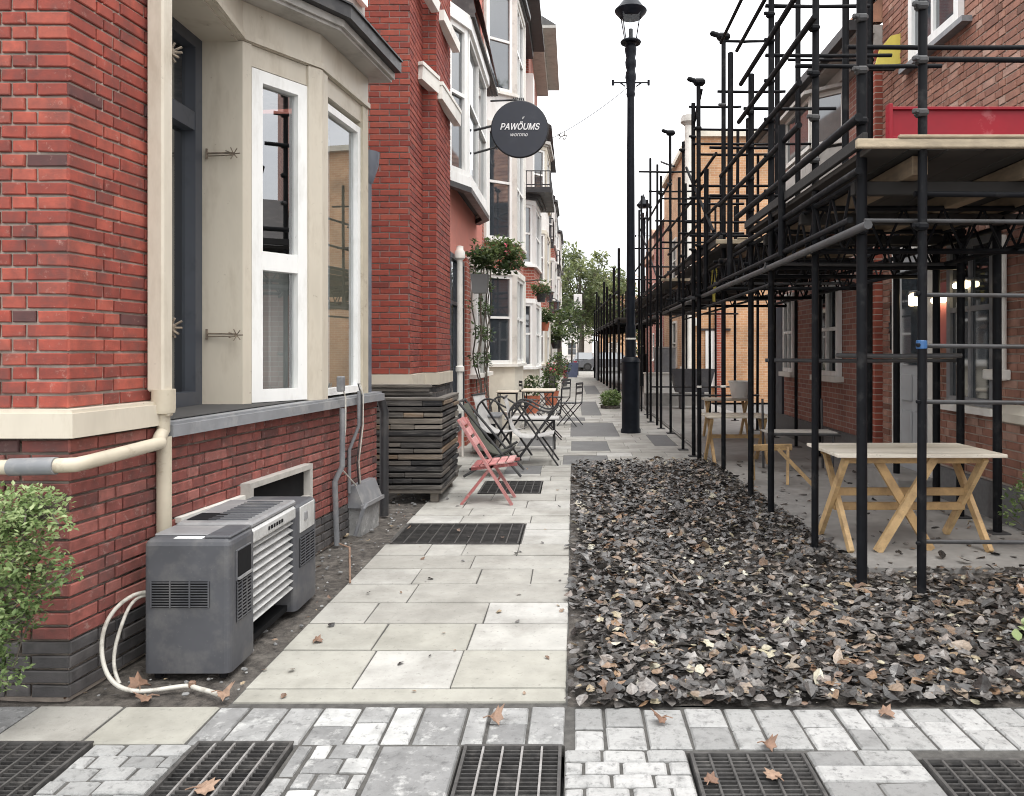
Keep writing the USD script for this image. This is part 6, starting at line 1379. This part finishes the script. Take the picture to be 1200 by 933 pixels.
for k, c in enumerate(SP):
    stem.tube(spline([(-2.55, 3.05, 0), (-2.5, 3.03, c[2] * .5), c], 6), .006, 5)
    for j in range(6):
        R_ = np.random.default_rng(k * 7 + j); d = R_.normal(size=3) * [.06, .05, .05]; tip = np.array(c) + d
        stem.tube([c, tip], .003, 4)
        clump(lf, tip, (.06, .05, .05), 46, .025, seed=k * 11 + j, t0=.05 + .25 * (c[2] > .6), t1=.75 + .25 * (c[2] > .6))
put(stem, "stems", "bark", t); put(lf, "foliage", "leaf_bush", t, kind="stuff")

def hanging_basket(c, r, potw, poth, label, wallx, flower=0, seed=1, n=900, size=.07, pot="pot_grey", square=True):
    t = thing("hanging_basket", c, label, "hanging basket")
    x, y, z = c
    if square: put(MB().add([(x + sx * potw * (.40 if lo else .5), y + sy * potw * .5 * (.8 if lo else 1), z - (poth if lo else 0)) for lo in (1, 0) for sx, sy in ((-1, -1), (1, -1), (1, 1), (-1, 1))], FF), "pot", pot, t)
    else: put(MB().lathe([(.0, z - poth), (potw * .35, z - poth), (potw * .5, z), (potw * .45, z)], (x, y), 12), "pot", pot, t, smooth=40)
    b = MB().tube([(wallx, y, z + .28), (x, y, z + .34)], .014, 6)
    for s_ in (-1, 1): b.tube([(x, y, z + .34), (x + s_ * potw * .45, y, z)], .005, 4)
    put(b, "bracket", "black_steel", t)
    lf = MB(); R_ = np.random.default_rng(seed)
    for k in range(16):
        a = R_.normal(size=3); a /= np.linalg.norm(a); q = np.array([x, y, z]) + np.array(r[3:]) + a * np.array(r[:3]) * .7
        clump(lf, q, np.array(r[:3]) * R_.uniform(.3, .5), n // 16, size, seed=seed * 50 + k, t0=.1 + .3 * (a[2] > 0), t1=.6 + .4 * (a[2] > 0))
    put(lf, "foliage", "leaf_basket", t, kind="stuff")
    if flower:
        f = MB()
        for k in range(flower):
            a = R_.normal(size=3); a[2] = abs(a[2]); a /= np.linalg.norm(a); q = np.array([x, y, z]) + np.array(r[3:]) + a * np.array(r[:3]); clump(f, q, (.03, .03, .03), 5, .045, seed=seed * 70 + k)
        put(f, "flowers", "flower_red", t)
hanging_basket((-1.36, 11.2, 2.62), (.42, .34, .26, .26, 0, .26), .25, .27, "big bushy hanging planter in a grey pot on the pink house", -1.75, 3, 1, 1700, .075)
hanging_basket((-.83, 22.3, 2.35), (.26, .26, .28, 0, 0, .15), .28, .25, "hanging basket with a terracotta pot on the balcony house", -1.4, 3, 2, 500, .10, "terracotta", False)
hanging_basket((-.62, 27.8, 1.9), (.42, .4, .34, 0, 0, .2), .4, .3, "round green basket past the terracotta one, by the white corniced house", -1.3, 0, 3, 500, .13, "gutter_black", False)
t = thing("climbing_plant", (-1.55, 12.8, 0), "straggly climbing plant on the white columns of the pink house", "climber")
st_ = MB(); lf = MB()
for k in range(7):
    R_ = np.random.default_rng(400 + k); p = [(-1.56, 12.5 + .25 * k, 0)]
    for j in range(7): p.append((-1.54 + R_.normal() * .04, p[-1][1] + R_.normal() * .14, .45 * (j + 1)))
    st_.tube(spline(p, 20), .012, 5)
    for q in p[3:]: clump(lf, q, (.06, .14, .14), 26, .07, seed=k * 13 + int(q[2] * 10), t0=0, t1=.7)
put(st_, "stems", "bark", t); put(lf, "foliage", "leaf_basket", t, kind="stuff")
t = thing("low_shrub", (1.0, 20.3, 0), "small rounded green shrub in the pavement left of the lamp post", "shrub")
lf = clump(MB(), (.98, 20.3, .24), (.28, .28, .24), 900, .09, seed=77, t0=.1, t1=1); put(lf, "foliage", "leaf_bush", t, kind="stuff"); put(MB().lathe([(.0, 0), (.25, 0), (.27, .08), (.0, .09)], (.98, 20.3), 12), "earth_mound", "soil", t)
t = thing("potted_tree", (-.1, 45, 0), "small tree in a square blue planter by the far left terrace", "potted tree")
put(MB().add(frust(-.5, .3, 44.6, 45.4, 0, .85, .08)[:], [[0, 3, 2, 1], [0, 1, 5, 4], [1, 2, 6, 5], [2, 3, 7, 6], [3, 0, 4, 7], [4, 5, 6, 7]]), "planter", "pot_blue", t)
put(MB().tube([(-.1, 45, .8), (-.08, 45, 2.2)], [.06, .04], 7), "trunk", "bark", t)
lf = MB()
for k in range(8): clump(lf, (-.1 + .5 * math.sin(k * 2.2), 45 + .4 * math.cos(k * 1.7), 2.2 + .28 * k), (.42, .42, .35), 90, .2, seed=500 + k, t0=.1, t1=1)
put(lf, "crown", "leaf_basket", t, kind="stuff")
t = thing("doorway_shrub", (-.75, 31, 0), "dark shrub with red flowers at the foot of the far red house", "shrub")
lf = clump(MB(), (-.62, 31, .5), (.3, .6, .5), 500, .13, seed=610, t0=0, t1=.8); put(lf, "foliage", "leaf_basket", t, kind="stuff")
put(clump(MB(), (-.45, 30.8, .55), (.2, .3, .35), 60, .1, seed=611), "flowers", "flower_red", t); put(MB().lathe([(.0, 0), (.2, 0), (.26, .35), (.22, .35)], (-.62, 31), 10), "pot", "gutter_black", t)
t = thing("street_tree", (-.85, 33.5, 0), "slim dark trunked street tree close to the left terrace", "tree")
put(MB().tube([(-.55, 29.6, 0), (-.53, 29.6, 1.4), (-.56, 29.6, 2.6)], [.11, .09, .05], 8), "trunk", "bark", t)
lf = MB()
for k in range(6): clump(lf, (-.5 + .25 * math.sin(k * 2.1), 29.6 + .4 * math.cos(k), 2.2 + .2 * k), (.3, .5, .25), 50, .15, seed=640 + k, t0=.2, t1=1)
put(lf, "crown", "leaf_basket", t, kind="stuff")

# ---- trees at the end of the street
def tree(name, loc, h, r, label, mtl, seed, nclump=60, n=66, size=.36, trunk=.25, cz=.60, rz=.38):
    t = thing(name, loc, label, "tree"); x, y, _ = loc; R_ = np.random.default_rng(seed)
    b = MB().tube([(x, y, 0), (x + .1, y, h * .3), (x - .1, y, h * .55), (x + .05, y, h * .8)], [trunk, trunk * .8, trunk * .5, trunk * .2], 8)
    lf = MB()
    for k in range(nclump):
        a = R_.normal(size=3); a /= np.linalg.norm(a); rad = R_.uniform(.45, 1.0)
        q = np.array([x, y, h * cz]) + a * rad * np.array([r, r, h * rz])
        if q[2] < h * .18: continue
        b.tube([(x, y, h * (.3 + .3 * R_.random())), tuple((q + [x, y, h * .5]) / 2), tuple(q)], [trunk * .3, trunk * .15, .02], 5)
        tt = .15 + .4 * (a[2] > 0) * R_.random(); clump(lf, q, (r * .24, r * .24, h * .065), n, size, seed=seed * 100 + k, t0=tt - .15, t1=tt + .5)
    put(b, "trunk", "bark", t); put(lf, "crown", mtl, t, kind="stuff")
tree("street_tree", (.6, 63, 0), 10.4, 2.7, "tall olive green tree at the end of the street, left of the lamp post", "leaf_tree", 21, 64)
tree("street_tree", (2.9, 70, 0), 9.6, 2.9, "broad green tree at the end of the street directly behind the lamp post", "leaf_tree", 22, 70)
tree("street_tree", (4.4, 84, 0), 11.2, 3.0, "tree turning orange at its top, behind the green end trees", "leaf_autumn", 23, 50)
tree("street_tree", (-1.6, 72, 0), 13.2, 2.6, "thin topped tree rising behind the end of the left terrace", "leaf_tree", 24, 40, 60)
tree("yard_tree", (11.5, 9.0, 0), 12.5, 3.2, "dark leafy tree behind the low yard building, past the right edge of view", "leaf_tree", 31, 60, 70, .3, .25, .78, .2)
tree("street_tree", (6.0, 58.5, 0), 5.2, 2.0, "low green tree seen between far scaffold poles on the right", "leaf_tree", 25, 34)

# ---- parked cars and sign far away
def car(loc, rz, label, paint):
    t = thing("parked_car", loc, label, "car", local=True, rz=rz)
    low = [(-2.1, .3), (-2.1, .75), (-1.9, .85), (-.9, .92), (1.1, .92), (1.95, .8), (2.1, .6), (2.1, .3)]
    cab = [(-1.75, .86), (-1.3, 1.42), (.35, 1.45), (1.05, .92)]
    def ex(poly, w0, w1):
        m = trimesh.creation.extrude_polygon(sg.Polygon(poly), 1.0, engine="earcut"); v = np.array(m.vertices); s_ = np.where(v[:, 1] > .95, w1, w0)
        return MB().add(np.stack([v[:, 0], (v[:, 2] - .5) * s_, v[:, 1]], 1), m.faces)
    put(ex(low, 1.75, 1.7), "body", paint, t); c = put(ex(cab, 1.6, 1.25), "cabin", paint, t)
    put(ex([(-1.55, .93), (-1.2, 1.36), (.30, 1.39), (.9, .93)], 1.63, 1.3), "side_windows", "pane_far", c)
    put(MB().add([(.42, -.58, 1.42), (.42, .58, 1.42), (1.08, .72, .95), (1.08, -.72, .95)], [[0, 1, 2, 3]]), "windscreen", "pane_far", c)
    put(MB().add([(-1.36, -.58, 1.40), (-1.36, .58, 1.40), (-1.80, .72, .90), (-1.80, -.72, .90)], [[0, 1, 2, 3]]), "rear_window", "pane_far", c)
    for x in (-1.3, 1.3):
        for s_ in (-1, 1):
            w = trimesh.creation.cylinder(.32, .2, sections=18); v = np.array(w.vertices); wh = put(MB().add(np.stack([x + v[:, 0], s_ * .78 + v[:, 2], .32 + v[:, 1]], 1), w.faces), "wheel", "tyre", t)
            w = trimesh.creation.cylinder(.19, .21, sections=14); v = np.array(w.vertices); put(MB().add(np.stack([x + v[:, 0], s_ * .785 + v[:, 2], .32 + v[:, 1]], 1), w.faces), "rim", "pole_steel", wh)
    for s_ in (-1, 1): put(MB().rbox((-2.1, s_ * .68, .68), (.04, .26, .14), .01), "tail_light", "red_board", t); put(MB().rbox((2.08, s_ * .62, .66), (.05, .3, .13), .01), "headlight", "label_white", t)
    put(MB().rbox((-2.12, 0, .55), (.02, .5, .11), .004), "number_plate", "label_white", t)
    return t
car((.9, 62, 0), 88, "grey parked car at the end of the footpath under the trees", "car_grey")
car((2.4, 59, 0), 178, "pale grey parked car across the end of the street behind the far scaffold", "car_grey")
t = thing("street_sign", (.25, 48, 0), "white upright sign with a dark bar, high on a post before the trees", "sign")
put(MB().tube([(.28, 48.05, 0), (.28, 48.05, 4.2)], .04, 7), "post", "pole_steel", t); bd = put(MB().rbox((.28, 48, 4.6), (.52, .05, .98), .01), "board", "sign_white", t)
put(MB().box2((.25, 47.968, 4.3), (.32, 47.974, 4.9)), "dark_bar", "sign_navy", bd)

# ---- dark ironwork along the left terrace
def balcony(loc, w, d_, label):
    x, y, z = loc; t = thing("iron_balcony", loc, label, "balcony")
    put(MB().box2((x, y, z - .1), (x + d_, y + w, z)), "floor", "gutter_black", t)
    put(MB().add([(x, y + .3, z - .1), (x + d_ * .9, y + .3, z - .1), (x, y + .3, z - .6), (x, y + .36, z - .1), (x + d_ * .9, y + .36, z - .1), (x, y + .36, z - .6)], [[0, 1, 2], [3, 5, 4], [1, 4, 5], [1, 5, 2]]), "corbel", "gutter_black", t)
    r = MB()
    for zz in (.08, .75): r.tube([(x, y, z + zz), (x + d_, y, z + zz), (x + d_, y + w, z + zz), (x, y + w, z + zz)], .02, 5)
    for k in range(22):
        px_, py_ = (x + d_ * k / 6, y) if k < 7 else (x + d_, y + w * (k - 6) / 15); r.tube([(px_, py_, z + .05), (px_, py_, z + .75)], .013, 4)
    put(r, "railing", "black_steel", t)
balcony((-1.4, 28.0, 5.6), 1.7, .65, "black iron balcony on the white corniced house past the bigger one")
balcony((-1.3, 35.4, 5.4), 1.9, .65, "black iron balcony high on the narrow far red house")
balcony((-1.2, 44.4, 6.2), 2.0, .6, "small black balcony on the far white house near the trees")
def wall_lantern(loc, label):
    x, y, z = loc; t = thing("wall_lantern", loc, label, "lantern")
    put(MB().tube([(x, y, z), (x + .2, y, z + .12), (x + .3, y, z + .05)], .018, 6), "arm", "black_steel", t)
    fr = put(MB().lathe([(.0, z + .06), (.16, z - .02), (.13, z - .03)], (x + .3, y), 8), "hood", "black_steel", t)
    put(MB().lathe([(.12, z - .03), (.08, z - .3), (.0, z - .31)], (x + .3, y), 8), "glass", "pane_far", fr)
wall_lantern((-.98, 21.8, 3.2), "black wall lantern under the first iron balcony")
wall_lantern((-.88, 26.9, 3.25), "black wall lantern on the white corniced house bay")
wall_lantern((-.82, 34.6, 3.3), "black wall lantern on the narrow far red house")
for k, (x, y, r_, hh, lb, m_) in enumerate(((-1.0, 18.7, .2, .42, "terracotta pot with a small green plant beside the cream bay", "terracotta"), (-.72, 24.2, .24, .5, "dark pot with leafy plant between the balcony and corniced houses", "gutter_black"), (-.6, 37.2, .3, .6, "dark pot with leafy plant near the end of the left terrace", "gutter_black"))):
    t = thing("plant_pot", (x, y, 0), lb, "plant pot")
    put(MB().lathe([(.0, 0), (r_ * .7, 0), (r_, hh), (r_ * .9, hh), (r_ * .85, hh - .04), (0, hh - .04)], (x, y), 12), "pot", m_, t, smooth=40)
    put(clump(MB(), (x, y, hh + .22), (r_ * 1.2, r_ * 1.2, .28), 160, .12, seed=800 + k), "foliage", "leaf_basket", t, kind="stuff")
# green weed growing through the leaves
t = thing("weed", (2.35, 3.95, 0), "pale green weed growing through the dead leaves at right", "weed")
wd = MB(); R_ = np.random.default_rng(91)
for k in range(16):
    a = k * 2.4; L_ = R_.uniform(.06, .12); q = np.array([2.33 + R_.normal() * .04, 3.92 + R_.normal() * .05, .05]); v, f = LEAF_SHAPES[k % 4]
    wd.add(v * L_ @ (rotm(2, a) @ rotm(1, -.5)).T + q + [0, 0, R_.uniform(0, .04)], f, .75 + .25 * R_.random())
put(wd, "leaves", "leaf_bush", t); put(MB().tube([(2.33, 3.92, 0), (2.33, 3.92, .07)], .006, 5), "stem", "leaf_bush", t)
t = thing("right_shrub", (3.5, 5.75, 0), "small green shrub at the right edge by the scaffold foot", "shrub")
lf = MB(); sm = MB()
for k in range(9):
    R_ = np.random.default_rng(900 + k); tip = np.array([3.42 + R_.normal() * .1, 5.75 + R_.normal() * .08, .35 + R_.uniform(-.1, .25)]); sm.tube([(3.5, 5.78, .02), tuple((tip + [3.5, 5.78, 0]) / 2 + [0, 0, .05]), tuple(tip)], .005, 5); clump(lf, tip, (.09, .08, .08), 30, .05, seed=910 + k, t0=.1, t1=.8)
put(sm, "stems", "bark", t); put(lf, "foliage", "leaf_bush", t, kind="stuff")

for k, (x, y, rz, lb) in enumerate(((-1.0, 16.6, 30, "black cafe chair tucked against the cream bay"), (-.35, 17.6, 150, "black cafe chair past the yellow topped table, facing the bay"), (-.75, 19.6, 200, "black cafe chair farthest along the terrace frontage"))): dup(c1, (x, y, 0), rz, lb)
for k, (x, y, r_, hh, lb, m_) in enumerate(((-.62, 21.5, .22, .4, "terracotta pot with a bushy plant below the iron balcony bay", "terracotta"), (-.55, 25.6, .22, .7, "tall pale pot with a bushy plant at the white corniced bay", "old_white"), (-.5, 33, .3, .5, "grey pot with a bushy plant at the narrow far red house", "pot_grey"))):
    t = thing("plant_pot", (x, y, 0), lb, "plant pot")
    put(MB().lathe([(.0, 0), (r_ * .7, 0), (r_, hh), (r_ * .9, hh), (r_ * .85, hh - .04), (0, hh - .04)], (x, y), 12), "pot", m_, t, smooth=40)
    put(clump(MB(), (x, y, hh + .35), (r_ * 1.4, r_ * 1.4, .42), 260, .12, seed=840 + k), "foliage", "leaf_basket", t, kind="stuff")
    if k != 1: put(clump(MB(), (x, y, hh + .5), (r_ * 1.2, r_ * 1.2, .3), 26, .09, seed=850 + k), "flowers", "flower_red", t)
hanging_basket((-.78, 18.6, 2.9), (.26, .26, .22, 0, 0, .12), .26, .2, "hanging basket between the cream bay and the iron balcony", -1.3, 2, 5, 420, .08, "gutter_black", False)
hanging_basket((-.6, 32.2, 2.9), (.34, .34, .3, 0, 0, .15), .34, .26, "hanging basket on the narrow far red house", -1.0, 3, 6, 350, .12, "gutter_black", False)
